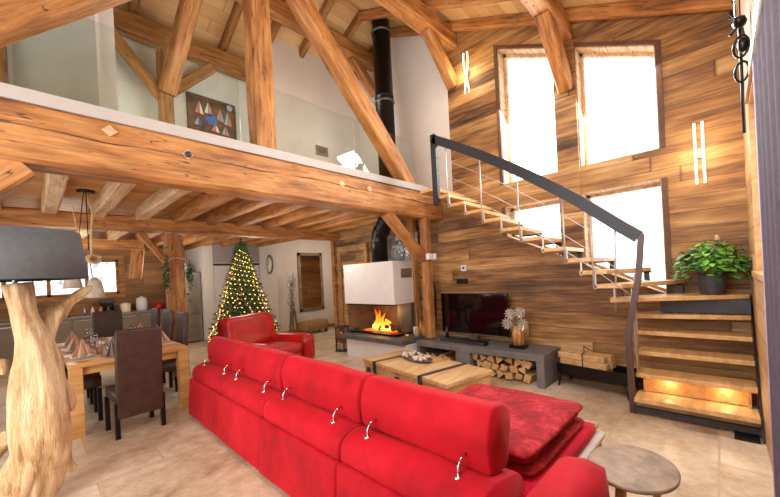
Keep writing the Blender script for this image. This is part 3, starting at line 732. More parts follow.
# silver flower sculpture
fs = thing('flower_sculpture', 'silver blossom ornament on a wooden block right of the television', 'ornament', (4.62, 2.06, .42)); fs.scale = (1.35, 1.35, 1.35)
MB().box(-.06, .06, -.08, .08, 0, .035, .005, 1).obj('foot', 'black', fs)
m = MB()
for a in range(5): m.tube([(.03*math.cos(a*1.25), .03*math.sin(a*1.25), .03), (.035*math.cos(a*1.25+.3), .035*math.sin(a*1.25+.3), .14), (.025*math.cos(a*1.25), .025*math.sin(a*1.25), .22)], [.024, .028, .014], 8)
m.obj('wooden_body', 'oak', fs)
for (cy, cz, tilt) in ((.05, .35, .4), (-.055, .37, -.3), (.085, .25, 1.0), (-.075, .25, -1.1)):
    m = MB()
    for k in range(11):
        a = k*2*PI/11; A = Matrix.Translation((-.02, cy, cz)) @ RX(tilt)
        e = Vector((-.03, .05*math.cos(a), .05*math.sin(a))); s1 = Vector((-.045, .062*math.cos(a+.25), .062*math.sin(a+.25)))
        m.tri([(0, 0, 0), e, s1], A); m.tri([(0, 0, 0), s1, (-.02, .045*math.cos(a+.45), .045*math.sin(a+.45))], A)
    m.obj('blossom', 'silver', fs)
m = MB()
for (cy, cz) in ((.06, .33), (-.06, .36), (.05, .25), (-.05, .24)): m.tube([(0, 0, .18), (-.01, cy*.5, (cz+.18)/2), (-.02, cy, cz)], .005, 6)
m.obj('stem', 'steel', fs)

# objects at hearth end: bottles & jars
def jar(x, y, z, r, h, mat, name, label, cat, neck=None):
    o = MB().lathe([(r*.9, 0), (r, .01), (r, h*.65)]+([(neck, h*.8), (neck, h)] if neck else [(r, h), (r*.9, h)]), 14).obj(name, mat); o.location = (x, y, z); return tag(o, label, cat)
jar(4.8, 3.92, .44, .035, .24, 'amber', 'bottle', 'amber bottle on the slate hearth beside the post', 'bottle', .012)
jar(4.72, 3.98, .44, .04, .13, 'candle', 'candle', 'cream pillar candle on the hearth next to the amber bottle', 'candle')
jar(4.62, 3.86, .44, .045, .12, 'cork', 'tea_light_holder', 'small wooden candle holder on the hearth near the post', 'candle holder')
jar(4.33, 3.84, .44, .04, .07, 'gold', 'tea_light_holder', 'low brass candle holder at the front corner of the hearth', 'candle holder')
jar(4.78, 3.35, .42, .028, .2, 'black', 'bottle', 'dark bottle standing on the bench between post and television', 'bottle', .01)
jar(4.7, 3.78, .44, .03, .17, 'amber', 'bottle', 'short orange bottle standing close to the post foot', 'bottle', .012)
ct = thing('black_kettle', 'small rounded black ornament at the left end of the hearth', 'ornament', (4.32, 5.22, .44))
MB().lathe([(.05, 0), (.07, .02), (.06, .07), (.03, .09)], 14).obj('body', 'black', ct)
MB().ball((-.03, -.05, .08), .03, 8).obj('spout', 'black', ct)
# lantern on the floor
ln = thing('floor_lantern', 'tall dark metal lantern on the floor left of the fireplace', 'lantern', (4.42, 5.72, 0), rz=.3)
m = MB()
for sx in (-1, 1):
    for sy in (-1, 1): m.box(sx*.09-.012, sx*.09+.012, sy*.09-.012, sy*.09+.012, 0, .5)
m.box(-.11, .11, -.11, .11, 0, .03); m.box(-.11, .11, -.11, .11, .26, .275); m.box(-.11, .11, -.11, .11, .49, .515)
m.obj('cage', 'iron', ln)
MB().tube([(0, -.09, .51), (0, -.08, .58), (0, 0, .62), (0, .08, .58), (0, .09, .51)], .008, 6).obj('handle', 'iron', ln)
for z, mt in ((.03, 'candle'), (.275, 'candle')): MB().lathe([(.04, z), (.04, z+.12), (.035, z+.125)], 12).obj('candle', mt, ln)
m = MB()
for k in range(4): m.box(-.096, .096, -.098, -.094, .02, .49, mat=RZ(k*PI/2))
m.obj('glass', 'glass', ln)

# picture on the hood
pc = thing('blossom_picture', 'canvas picture of white blossoms propped on the fireplace hood', 'picture', (4.86, 4.3, 1.76))
MB().box(-.02, .02, -.32, .32, 0, .52, .004, 1, mat=RY(.1)).obj('canvas', 'art_blossom', pc)
m = MB()
for k in range(60):
    y = random.gauss(.02, .12); z = .32+random.gauss(0, .09); r = random.uniform(.012, .028)
    if abs(y) < .29 and .1 < z < .5: m.box(-.0245, -.0205, y-r, y+r, z-r, z+r, mat=RY(.1))
m.obj('white_blossom', 'paper', pc)
MB().tube([(-.02, 0, .03), (-.022+.02, -.03, .2), (-.0, .02, .34), (.01, .1, .42)], .008, 6).obj('painted_branch', 'iron', pc)
# wall bits
m = MB(); m.box(XW-.016, XW-.001, 3.05, 3.15, 1.52, 1.62, .003, 1); o = m.obj('wall_thermostat', 'white_gloss'); tag(o, 'small white square thermostat on the planks above the television', 'thermostat')
MB().box(XW-.019, XW-.0165, 3.08, 3.12, 1.55, 1.59).obj('display', 'iron', o)
m = MB(); m.box(XW-.014, XW-.001, 3.03, 3.25, 1.31, 1.39, .003, 1); o = m.obj('socket_plate', 'black'); tag(o, 'wide black socket plate below the white thermostat', 'socket')
sp_ = thing('spot_fixture', 'white double spotlight fixed to the fireplace post', 'lamp', (4.42, 3.42, 1.78))
MB().box(-.0, .16, -.015, .02, -.05, .05, .004, 1).obj('mount', 'white_gloss', sp_)
for sx in (0.0, .16): MB().lathe([(.03, -.05), (.035, -.045), (.035, .045), (.03, .05)], 12, T(sx, -.04, 0)).obj('lamp_head', 'white_gloss', sp_)
o = MB().tube([(4.95, 3.72, .45), (4.94, 3.68, .9), (4.93, 3.66, 1.2), (4.92, 3.7, 1.36), (4.9, 3.8, 1.44), (4.88, 3.92, 1.44)], .022, 8).obj('black_hose', 'black'); tag(o, 'curved black cable conduit between the post and the television', 'cable')
# plank door behind the fireplace
dr = bpy.data.objects.new('door_1', None); COL.objects.link(dr); dr['kind'] = 'structure'
MB().box(4.955, 4.998, 5.5, 6.3, 0, 2.1).obj('door_leaf', 'wall_x', dr)
m = MB(); m.box(4.93, 4.998, 5.4, 5.5, 0, 2.1); m.box(4.93, 4.998, 6.3, 6.42, 0, 2.1); m.box(4.93, 4.998, 5.4, 6.42, 2.1, 2.22); m.obj('door_frame', 'plain_timber', dr)
MB().box(4.94, 5.36, 6.56, 6.66, 0, 2.62).obj('corner_board', 'timber', dr)

# ------------------------------------------------------------------ split logs in the bench
def log_mesh(seed):
    random.seed(seed); n = random.choice((3, 3, 4)); r = random.uniform(.066, .088); a0 = random.random()*6
    pts = []
    for k in range(n):
        a = a0+k*2*PI/n+random.uniform(-.25, .25); pts.append((r*math.cos(a), r*math.sin(a)*.85))
    m = MB(); m.prism(pts, 0, 0, .33); return m, r
protos = []
for s_ in range(8):
    m, r = log_mesh(s_+3); me = bpy.data.meshes.new('split_log'); m.bm.to_mesh(me); m.bm.free(); me.materials.append(M['cut_wood']); me.materials.append(M['bark'])
    for f in me.polygons:
        if abs(f.normal.x) < .5 and f.index % 3 == 0: f.material_index = 1
    protos.append((me, r))
random.seed(21)
def stack(y0, y1, rows, label, group):
    z = .07; k = 0
    for rw in range(rows):
        y = y0+.08+(.06 if rw % 2 else 0)
        while y < y1-.05:
            me, r = protos[random.randrange(8)]; o = bpy.data.objects.new('split_log', me); COL.objects.link(o)
            o.location = (4.4+random.uniform(0, .06), y, z+random.uniform(-.006, .006)); o.rotation_euler = (random.choice((0, 1, 2, 3)), 0, 0)
            tag(o, label, 'log', group); y += .128
        z += .1
stack(1.8, 2.7, 3, 'split firewood log stacked in the bay below the silver flower ornament', 'firewood in the right bay')
stack(2.98, 3.64, 2, 'split firewood log stacked in the bay beside the hearth', 'firewood in the left bay')

# ------------------------------------------------------------------ log cradle with bundle
rk = thing('log_cradle', 'low black iron cradle holding bundled boards by the plank wall', 'rack', (4.74, 1.14, 0), rz=-.17)
m = MB(); m.box(-.2, -.188, -.42, .4, .17, .29); m.box(.12, .132, -.42, .4, .17, .29); m.box(-.2, .132, -.42, .4, .165, .178)
m.obj('tray', 'black_metal', rk)
for sx in (-1, 1):
    for sy in (-1, 1): MB().tube([(sx*.14-.03, sy*.35, .17), (sx*.16-.03, sy*.39, 0)], .012, 6).obj('leg', 'black_metal', rk)
bd = [(-.16, -.04, .15, .235), (-.02, .12, .15, .235), (-.16, -.03, .24, .31), (-.01, .13, .24, .31), (-.15, -.02, .315, .385), (.0, .14, .315, .385)]
nm = ['lowest board at the front of the tied bundle in the iron cradle', 'lowest board at the back of the tied bundle in the iron cradle', 'middle board at the front of the tied bundle in the iron cradle', 'middle board at the back of the tied bundle in the iron cradle', 'top board at the front of the tied bundle in the iron cradle', 'top board at the back of the tied bundle in the iron cradle']
for (x0, x1, z0_, z1_), l_ in zip(bd, nm):
    j = random.uniform(-.03, .03)
    o = MB().box(x0*.8-.02, x1*.8-.02, -.16+j, .38+j, z0_+.035, z1_+.035, .004, 1).obj('wood_board', 'cut_wood'); o.location = (4.74, 1.14, 0); o.rotation_euler = (0, 0, -.17); tag(o, l_, 'board')
o = MB().tube([(-.16, .1, .24), (-.162, .1, .43), (-.08, .11, .445), (0, .15, .5), (.06, .11, .445), (.11, .1, .43), (.115, .1, .24)], .007, 6).obj('tie_strap', 'bark'); o.location = (4.74, 1.14, 0); o.rotation_euler = (0, 0, -.17); tag(o, 'dark strap tied round the bundle of boards', 'strap')

# ------------------------------------------------------------------ coffee table (wooden trunk)
cr = -.14
ck = thing('coffee_table', 'low pale wooden trunk table with dark iron straps', 'table', (3.15, 2.6, 0), rz=0)
A = RZ(-.18)
m = MB(A); m.box(-.33, .33, -.74, .74, .04, .40, .006, 1); m.obj('trunk_body', 'crate', ck)
m = MB(A); m.box(-.345, .345, -.755, .755, .40, .45, .006, 1); m.obj('lid', 'crate', ck)
for y in (-.38, .48):
    m = MB(A); m.box(-.352, .352, y-.03, y+.03, .447, .455); m.box(-.355, -.345, y-.03, y+.03, .04, .455); m.box(.345, .355, y-.03, y+.03, .04, .455); m.obj('iron_strap', 'iron', ck)
for y in (-.5, .02, .62):
    m = MB(A); m.box(-.36, -.342, y-.035, y+.035, .22, .36, .003, 1); m.obj('clasp', 'iron', ck)
for sx in (-1, 1):
    for sy in (-1, 1): m = MB(A); m.box(sx*.29-.03, sx*.29+.03, sy*.7-.03, sy*.7+.03, 0, .04); m.obj('foot', 'iron', ck)
bw = thing('shell_tray', 'shallow dark tray of pale shells on the trunk table', 'tray', (3.28, 2.78, .456), rz=-.3)
m = MB(); m.lathe([(.02, 0), (.2, .006), (.24, .02), (.235, .024), (.19, .012), (.001, .008)], 24, sx=.55, sy=1.25); m.obj('tray', 'hearth', bw)
m = MB(); random.seed(5)
for k in range(34): m.ball((random.uniform(-.09, .09), random.uniform(-.22, .22), random.uniform(.025, .05)), random.uniform(.018, .032), 7, (1, 1.1, .75))
o = m.obj('shells', 'shell', bw); o['kind'] = 'stuff'

# ------------------------------------------------------------------ sofa
so_ = thing('corner_sofa', 'long bright red velvet sofa seen from behind with chrome headrest hinges', 'sofa', (1.16, 2.62, 0), rz=-.017)
random.seed(3)
mods = [(-1.9, -.97), (-.97, .03), (.03, .94), (.94, 1.87)]
def wedge(m, y0, y1, prof, seed, amp=.008, n=9, r=.03):
    """profile (x,z) loop extruded in y with rounded ends"""
    t = bmesh.new(); rings = []; k = len(prof); cx = sum(p[0] for p in prof)/k; cz = sum(p[1] for p in prof)/k
    ys = [(y0, .94), (y0+r*.4, .985), (y0+r, 1)]+[(y0+r+(y1-y0-2*r)*i/n, 1) for i in range(1, n)]+[(y1-r, 1), (y1-r*.4, .985), (y1, .94)]
    for (y, s_) in ys:
        ring = []
        for (x, z) in prof:
            p = Vector((cx+(x-cx)*s_, y, cz+(z-cz)*s_)); q = mnoise.noise_vector(p*3.5+Vector((seed, 0, seed)))
            ring.append(t.verts.new(p+Vector((q.x, 0, q.z))*amp))
        rings.append(ring)
    for a, b in zip(rings, rings[1:]):
        for j in range(k): f = t.faces.new([a[j], a[(j+1) % k], b[(j+1) % k], b[j]])
    t.faces.new(rings[0][::-1]); t.faces.new(rings[-1]); bmesh.ops.recalc_face_normals(t, faces=t.faces)
    return m.add(t, True)
def roundprof(pts, r=.04, seg=4):
    out = []; n = len(pts)
    for i, p in enumerate(pts):
        p = Vector(p); a = (Vector(pts[i-1])-p); b = (Vector(pts[(i+1) % n])-p); rr = min(r, a.length*.45, b.length*.45)
        a.normalize(); b.normalize()
        for k in range(seg+1):
            u = k/seg; q = p+a*rr*(1-u)**2+b*rr*u**2; out.append((q.x, q.y))
    return out
for i, (a, b) in enumerate(mods):
    m = MB(); wedge(m, a+.004, b-.004, roundprof([(.0, .03), (.5, .03), (.5, .4), (.03, .44)], .03), i); m.obj('back_panel', 'velvet', so_)
    m = MB(); wedge(m, a+.008, b-.008, roundprof([(.05, .42), (.5, .38), (.46, .54), (.2, .6), (.07, .56)], .06), i+5, .01); m.obj('back_cushion', 'velvet', so_)
    m = MB(); wedge(m, a+(.012 if i else .05), b-.012, roundprof([(.24, .575), (.4, .575), (.45, .8), (.41, .865), (.28, .885), (.22, .76)], .045), i+9, .012); m.obj('headrest', 'velvet', so_)
    if i: m = MB(); m.soft(.48, 1.12, a+.01, b-.01, .3, .46, .07, .01, i); m.obj('seat_cushion', 'velvet', so_)
    for fy in (.18, .84):
        y = a+(b-a)*fy; m = MB()
        m.tube([(.16, y, .58), (.165, y, .63), (.185, y, .655), (.24, y, .665)], .006, 8); m.lathe([(.022, .575), (.02, .59), (.006, .594)], 12, T(.16, y, 0)); m.obj('chrome_hinge', 'chrome', so_)
m = MB(); m.soft(.48, 1.12, -1.1, 1.87, .06, .32, .03, .004, 4); m.obj('seat_base', 'velvet', so_)
m = MB(); m.soft(.5, 1.1, 1.66, 1.87, .3, .56, .07, .008, 8); m.obj('armrest', 'velvet', so_)
# end return with chaise
m = MB(); m.soft(.42, 1.52, -1.98, -1.1, .05, .34, .04, .006, 2); m.obj('chaise_base', 'velvet', so_)
m = MB(); m.soft(.44, 1.53, -1.99, -1.1, .33, .38, .02, .004, 3); m.obj('pale_seat_pad', 'pad', so_)
m = MB(); m.soft(.43, 1.46, -1.96, -1.1, .375, .46, .035, .01, 3); m.obj('chaise_cushion', 'magenta', so_)
m = MB(); m.soft(1.42, 1.54, -1.95, -1.6, .38, .43, .025, .012, 3); m.obj('fleece_pad', 'sheep', so_)
m = MB(); m.soft(.08, .7, -2.22, -1.99, .05, .6, .075, .008, 6, bulge=.006); m.obj('armrest', 'velvet', so_)
for (x, y) in ((.1, -1.8), (.1, 1.8), (1.0, 1.8), (1.4, -1.9), (1.4, -1.2), (.1, 0), (1.0, 0), (.65, -2.2), (.2, -2.2)):
    m = MB(); m.box(x-.03, x+.03, y-.03, y+.03, 0, .06); m.obj('foot', 'black_metal', so_)
th = thing('folded_throw', 'folded dark red plush throw lying on the sofa chaise', 'blanket', (1.16, 2.62, 0), rz=-.017)
for k, (a, b, c, d, z) in enumerate(((.5, 1.4, -1.93, -1.08, .462), (.52, 1.38, -1.9, -1.1, .505), (.5, 1.41, -1.92, -1.08, .548))):
    m = MB(); m.soft(a, b, c, d, z, z+.048, .024, .014, k*7); m.obj('fold', 'throw', th, 1)

# ------------------------------------------------------------------ side table
sd = thing('side_table', 'round grey brown side table on three wooden legs beside the sofa', 'table', (2.03, .36, 0))
m = MB(); m.lathe([(.19, .478), (.215, .485), (.218, .5), (.21, .503)], 40, sx=1.05, sy=.86); m.obj('tabletop', 'tabletop', sd)
for k in range(3):
    a = .6+k*2*PI/3; MB().tube([(.09*math.cos(a), .08*math.sin(a), .48), (.17*math.cos(a), .15*math.sin(a), 0)], [.018, .011], 8).obj('leg', 'oak', sd)

# ------------------------------------------------------------------ red leather armchair
ac = thing('armchair', 'wide red leather armchair in front of the lit tree', 'armchair', (2.68, 5.42, 0), rz=-1.2)
# local +x = facing
m = MB(); m.soft(-.38, .42, -.36, .36, .14, .34, .05, .004, 1); m.obj('seat_base', 'leather_red', ac)
m = MB(); m.soft(-.3, .46, -.35, .35, .3, .47, .07, .008, 2, bulge=.02); m.obj('seat_cushion', 'leather_red', ac)
m = MB(); wedge(m, -.5, .5, roundprof([(-.52, .2), (-.34, .2), (-.26, .5), (-.36, .95), (-.48, .98), (-.6, .9), (-.56, .5)], .07), 3, .01, r=.1); m.obj('backrest', 'leather_red', ac)
for s_ in (-1, 1):
    m = MB(); m.soft(-.42, .5, s_*.36 if s_ > 0 else -.6, .6 if s_ > 0 else s_*.36, .1, .58, .08, .008, 4, bulge=.02); m.obj('armrest', 'leather_red', ac)
m = MB(); m.lathe([(.3, 0), (.3, .02), (.05, .03), (.05, .14)], 20); m.obj('swivel_base', 'steel', ac)
MB().tube([(-.62, .02, .98), (-.64, .03, .75), (-.66, .03, .5)], .008, 6).obj('cord', 'black', ac)

# ------------------------------------------------------------------ dining table
dt = thing('dining_table', 'rectangular oak dining table laid for a meal', 'table', (.77, 5.92, 0), rz=.0)
MB().box(-.55, .55, -1.12, 1.12, .715, .76, .004, 1).obj('tabletop', 'oak', dt)
m = MB(); m.box(-.5, .5, -1.06, -1.03, .63, .715); m.box(-.5, .5, 1.03, 1.06, .63, .715); m.box(-.5, -.47, -1.06, 1.06, .63, .715); m.box(.47, .5, -1.06, 1.06, .63, .715); m.obj('apron', 'oak', dt)
for sx in (-1, 1):
    for sy in (-1, 1): MB().box(sx*.49-.055, sx*.49+.055, sy*1.06-.055, sy*1.06+.055, 0, .715, .004, 1).obj('leg', 'oak', dt)

def chair(name, label, loc, rz):
    c = thing(name, label, 'chair', loc, rz)   # faces local +y ; back at -y
    m = MB(); m.soft(-.22, .22, -.2, .24, .36, .48, .04, .004, 2, bulge=.01); m.obj('seat', 'leather_brown', c)
    t = MB(); B = Matrix.Translation((0, -.2, 0))
    prof = roundprof([(-.04, .2), (.03, .2), (.035, .5), (-.03, 1.1), (-.085, 1.09), (-.035, .5)], .02)
    # wedge extrudes in y: rotate so width runs along x
    R = RZ(-PI/2)
    w_ = MB(B @ Matrix(((0, 1, 0, 0), (1, 0, 0, 0), (0, 0, 1, 0), (0, 0, 0, 1)))); wedge(w_, -.2, .2, prof, 1, .004, r=.02); bmesh.ops.recalc_face_normals(w_.bm, faces=w_.bm.faces); w_.obj('backrest', 'leather_brown', c)
    for sx in (-1, 1):
        MB().box(sx*.2-.02, sx*.2+.02, -.21, -.17, 0, .36).obj('leg', 'black_metal', c)
        MB().box(sx*.2-.02, sx*.2+.02, .18, .22, 0, .36).obj('leg', 'black_metal', c)
    return c
c0 = chair('dining_chair', 'brown leather dining chair at the near table end, its back to the room', (.73, 4.63, 0), .08)
for (x, y, rz, lb) in ((1.2, 5.5, PI/2, 'brown leather dining chair on the post side of the table, nearest the sofa'),
                       (1.2, 6.2, PI/2, 'brown leather dining chair in the middle of the row on the post side'),
                       (1.2, 7.0, PI/2, 'brown leather dining chair on the post side, closest to the kitchen'),
                       (.3, 5.45, -PI/2, 'brown leather dining chair between the driftwood lamp and the table'),
                       (.3, 6.3, -PI/2, 'brown leather dining chair hidden behind the driftwood on the lamp side'),
                       (.88, 7.4, PI, 'brown leather dining chair at the kitchen end of the table')):
    cc = copy_tree(c0, (x, y, 0), rz, lb); cc.scale = (1, 1, 1.05)

# table settings
ZT = .76
seats = [(.36, 5.2, 'lamp side, nearest corner'), (.36, 5.85, 'lamp side, middle'), (.36, 6.5, 'lamp side, far seat'), (1.16, 5.45, 'post side, nearest seat'), (1.16, 6.0, 'post side, middle'), (1.16, 6.6, 'post side, far seat')]
def wineglass(x, y, lb):
    o = thing('wine_glass', lb, 'glass', (x, y, ZT)); 
    MB().lathe([(.033, 0), (.03, .004), (.005, .01), (.004, .09), (.02, .1), (.036, .13), (.036, .17), (.03, .21)], 12).obj('bowl', 'drink_glass', o)
    return o
for i, (x, y, w_) in enumerate(seats):
    o = MB().box(-.2, .2, -.15, .15, 0, .004).obj('placemat', 'napkin'); o.location = (x, y, ZT); o.rotation_euler = (0, 0, PI/2); tag(o, 'cloth placemat on the dining table at the '+w_, 'placemat')
    o = MB().lathe([(.05, 0), (.1, .008), (.115, .014), (.1, .012), (.001, .008)], 24).obj('plate', 'plate'); o.location = (x, y, ZT+.004); tag(o, 'white plate on the dining table at the '+w_, 'plate')
    m = MB(); h = .19; a = .13
    for s_ in (-1, 1):
        m.tri([(0, -a, 0), (0, a*.2, h), (s_*.09, a, 0)]); m.tri([(0, a, 0), (0, a*.2, h), (s_*.08, -a*.6, 0)])
    o = m.obj('folded_napkin', 'napkin'); o.location = (x, y, ZT+.02); o.rotation_euler = (0, 0, random.uniform(-.4, .4)+(0 if x < .7 else PI)); tag(o, 'peach napkin folded upright on the plate at the '+w_, 'napkin')
    dx = .16 if x < .7 else -.16
    wineglass(x+dx, y-.12, 'stemmed wine glass by the plate at the '+w_)
    o = MB().lathe([(.03, 0), (.034, .09), (.032, .09), (.028, .006), (.001, .006)], 12).obj('tumbler', 'drink_glass'); o.location = (x+dx, y+.05, ZT); tag(o, 'short water tumbler by the plate at the '+w_, 'glass')
    m = MB(); m.box(-.004, .004, -.09, .05, .005, .008); m.box(-.01, .01, .05, .1, .005, .008); o = m.obj('knife', 'chrome'); o.location = (x, y-.14 if x < .7 else y+.14, ZT); o.rotation_euler = (0, 0, PI/2); tag(o, 'table knife beside the plate at the '+w_, 'knife')
m = MB()
for s_ in (-1, 1): m.tri([(0, -.07, 0), (0, .0, .19), (s_*.06, .07, 0)]); m.tri([(0, .07, 0), (0, 0, .19), (s_*.06, -.05, 0)])
o = m.obj('folded_napkin', 'napkin_grey'); o.location = (.6, 5.0, ZT); tag(o, 'grey napkin folded upright at the near end of the table', 'napkin')
cp = thing('table_centrepiece', 'round wooden tray with greenery and candles in the middle of the dining table', 'centrepiece', (.77, 6.2, ZT))
MB().lathe([(.14, 0), (.17, .015), (.165, .02), (.001, .012)], 22).obj('tray', 'oak', cp)
for (x, y, h, r) in ((.05, .03, .1, .03), (-.05, -.05, .07, .03)): MB().lathe([(r, .015), (r, .015+h), (r*.8, .02+h)], 12, T(x, y, 0)).obj('candle', 'candle', cp)
m = MB()
for k in range(60):
    a = random.random()*6.28; r = random.uniform(.06, .15); z = random.uniform(.02, .07); d = Vector((random.uniform(-1, 1), random.uniform(-1, 1), random.uniform(.2, 1)))*.03; e = Vector((d.y, -d.x, 0))*.4
    p = Vector((r*math.cos(a), r*math.sin(a), z)); m.tri([p-e, p+e, p+d])
o = m.obj('greenery', 'leaf_dark', cp); o['kind'] = 'stuff'
for k, (x, y) in enumerate(((.62, 5.45), (.92, 5.55), (.9, 6.6))):
    o = MB().ball((0, 0, .035), .035, 12).obj('bauble', ('chrome', 'gold', 'bauble_red')[k]); o.location = (x, y, ZT); tag(o, ('silver bauble lying on the near half of the dining table', 'gold bauble lying on the dining table near the front chair', 'red bauble lying on the kitchen half of the dining table')[k], 'bauble')

# ------------------------------------------------------------------ driftwood lamp
dl = thing('driftwood_lamp', 'tall floor lamp of pale twisted driftwood', 'lamp', (-.08, 3.5, 0))
def limb(m, pts, rad, n=22, lump=.25, seed=0, sx=1):
    t = bmesh.new(); rings = []; N = 6*(len(pts)-1)
    def cr_(i, u):
        p = [Vector(pts[max(0, min(len(pts)-1, i+k))]) for k in (-1, 0, 1, 2)]
        r_ = [rad[max(0, min(len(rad)-1, i+k))] for k in (-1, 0, 1, 2)]
        f = lambda a, b, c, d: .5*((2*b)+(-a+c)*u+(2*a-5*b+4*c-d)*u*u+(-a+3*b-3*c+d)*u**3)
        return Vector((f(*[q.x for q in p]), f(*[q.y for q in p]), f(*[q.z for q in p]))), f(*r_)
    P = []
    for s_ in range(N+1):
        i = min(len(pts)-2, s_//6); u = (s_-i*6)/6; P.append(cr_(i, u))
    a = Vector((1, 0, 0))
    for s_, (c, r) in enumerate(P):
        d = (P[min(N, s_+1)][0]-P[max(0, s_-1)][0]).normalized()
        b = d.cross(a).normalized(); a = b.cross(d).normalized(); ring = []
        for k in range(n):
            th_ = k*2*PI/n
            q = 1+lump*mnoise.noise(Vector((math.cos(th_)*1.3+seed, math.sin(th_)*1.3, s_*.11)))+lump*.6*math.sin(3*th_+s_*.18+seed)*.5+.045*math.sin(8*th_+s_*.25+seed)+.16*lump*mnoise.noise(Vector((math.cos(th_)*4+seed, math.sin(th_)*4, s_*.45)))
            ring.append(t.verts.new(c+(a*math.cos(th_)*sx+b*math.sin(th_))*r*q))
        rings.append(ring)
    for x_, y_ in zip(rings, rings[1:]):
        for k in range(n): t.faces.new([x_[k], x_[(k+1) % n], y_[(k+1) % n], y_[k]])
    t.faces.new(rings[0]); t.faces.new(rings[-1]); bmesh.ops.recalc_face_normals(t, faces=t.faces); m.add(t, True)
m = MB()
limb(m, [(.0, 0, 0), (.06, 0, .2), (.1, 0, .5), (.1, 0, .8), (.085, 0, 1.1), (.04, 0, 1.35), (.01, 0, 1.58)], [.1, .12, .15, .135, .095, .068, .078], n=48, lump=.3, seed=1)
limb(m, [(-.08, .0, .04), (-.02, 0, .25), (.05, 0, .5), (.06, 0, .75)], [.13, .12, .1, .06], lump=.5, seed=6)
limb(m, [(.25, .0, .19), (.2, .0, .25), (.13, .0, .38)], [.02, .05, .1], lump=.5, seed=7)
limb(m, [(.25, .02, .62), (.235, .02, .72), (.17, .02, .9), (.1, 0, 1.1)], [.012, .035, .05, .04], lump=.5, seed=8)
limb(m, [(.08, .02, .95), (.13, .04, 1.12), (.165, .06, 1.25), (.19, .08, 1.34), (.26, .1, 1.42), (.36, .12, 1.5), (.41, .13, 1.54)], [.05, .042, .045, .065, .042, .032, .012], lump=.6, seed=9)
m.obj('driftwood_trunk', 'driftwood', dl)
m = MB()
limb(m, [(-.5, .35, .05), (-.46, .3, .3), (-.34, .24, .48), (-.22, .2, .62), (-.28, .22, .85), (-.24, .16, 1.0), (-.06, .06, 1.02)], [.08, .07, .08, .07, .06, .05, .05], lump=.5, seed=12)
limb(m, [(-.2, .3, .02), (-.24, .3, .25), (-.16, .22, .42), (-.04, .1, .55)], [.07, .08, .07, .05], lump=.5, seed=15)
m.obj('driftwood_root', 'driftwood', dl)
MB().tube([(.0, -.02, 1.5), (.0, -.02, 1.75)], .014, 10).obj('rod', 'steel', dl)
m = MB(); R0, R1 = .385, .35; m.lathe([(R0, 1.60), (R1, 1.93), (R1-.006, 1.93), (R0-.006, 1.602), (R0, 1.60)], 48); m.obj('lamp_shade', 'shade', dl)
m = MB()
for k in range(3): a = k*2*PI/3; m.tube([(0, -.02, 1.74), (R1*.99*math.cos(a), R1*.99*math.sin(a), 1.9)], .004, 6)
m.obj('shade_ring', 'steel', dl)

# ------------------------------------------------------------------ pendant lamp over the table
pd = thing('pendant_lamp', 'double pendant of pale concrete cones hanging on rope from a black canopy', 'lamp', (.5, 5.6, 2.8))
MB().lathe([(.09, -.085), (.09, -.06), (.02, -.055)], 18).obj('ceiling_canopy', 'black', pd)
m = MB(); m.tube([(0, 0, -.06), (.0, 0, -.9), (.02, 0, -1.13)], .006, 6); m.tube([(-.02, 0, -.06), (-.08, .3, -.75), (-.13, .5, -1.0)], .005, 6); m.obj('cable', 'black', pd)
m = MB(); m.tube([(-.22, -.05, -.3), (-.13, -.05, -.28), (-.11, -.05, -.5), (-.09, -.05, -.7)], .008, 7); m.tube([(.01, -.03, -.06), (.05, -.03, -.35), (.03, -.03, -.55), (.02, -.03, -.85)], .013, 8)
for k in range(3):
    pts = [(.04+(.07-.01*k)*math.cos(a*PI/8), -.03+.03*math.sin(a*PI/8+k), -.9+(.06-.008*k)*math.sin(a*PI/8)) for a in range(17)]; m.tube(pts, .012, 7)
m.obj('rope_coil', 'rope', pd)
for (x, y, z) in ((.04, 0, -1.38), (-.13, .5, -1.25)):
    MB().lathe([(.1, 0), (.066, .2), (.045, .22), (.02, .25), (.018, .25), (.04, .21), (.061, .19), (.095, 0)], 24, T(x, y, z)).obj('lamp_shade', 'concrete', pd)

# ------------------------------------------------------------------ kitchen
kc = thing('kitchen_counter', 'long kitchen base units with grey worktop under the windows', 'counter', (.3, 11.2, 0))
MB().box(-2.9, 2.25, -.28, .28, .1, .88, .004, 1).obj('cabinet_body', 'cabinet', kc)
MB().box(-2.92, 2.28, -.32, .29, .88, .92, .004, 1).obj('worktop', 'worktop', kc)
MB().box(-2.9, 2.25, -.2, .28, 0, .1).obj('plinth', 'iron', kc)
for k in range(8):
    x = -2.85+k*.635; d = MB().box(x, x+.62, -.3, -.281, .12, .86, .003, 1).obj('door', 'cabinet', kc)
    MB().box(x+.05, x+.57, -.312, -.301, .81, .825).obj('handle', 'steel', d)
MB().box(-.3, .3, -.25, .2, .921, .93).obj('hob', 'black', kc)
def ksmall(x, y, name, mat, prof, lb, cat, n=14):
    o = MB().lathe(prof, n).obj(name, mat); o.location = (x, y, .92); return tag(o, lb, cat)
ksmall(2.0, 11.1, 'storage_crock', 'white_gloss', [(.1, 0), (.12, .03), (.13, .25), (.11, .33), (.05, .36), (.02, .38)], 'large white lidded crock on the worktop next to the red kettle', 'jar')
ksmall(1.65, 11.1, 'storage_canister', 'candle', [(.1, 0), (.11, .02), (.11, .2), (.09, .22), (.02, .24)], 'cream canister on the worktop left of the large white crock', 'jar')
ksmall(2.38, 11.1, 'kettle', 'redpaint', [(.11, 0), (.13, .05), (.11, .14), (.05, .18), (.02, .2)], 'squat red kettle on the worktop at the fridge end', 'kettle')
ksmall(.5, 11.05, 'storage_jar', 'redpaint', [(.06, 0), (.06, .18), (.05, .2)], 'tall orange red tin on the worktop under the window', 'jar')
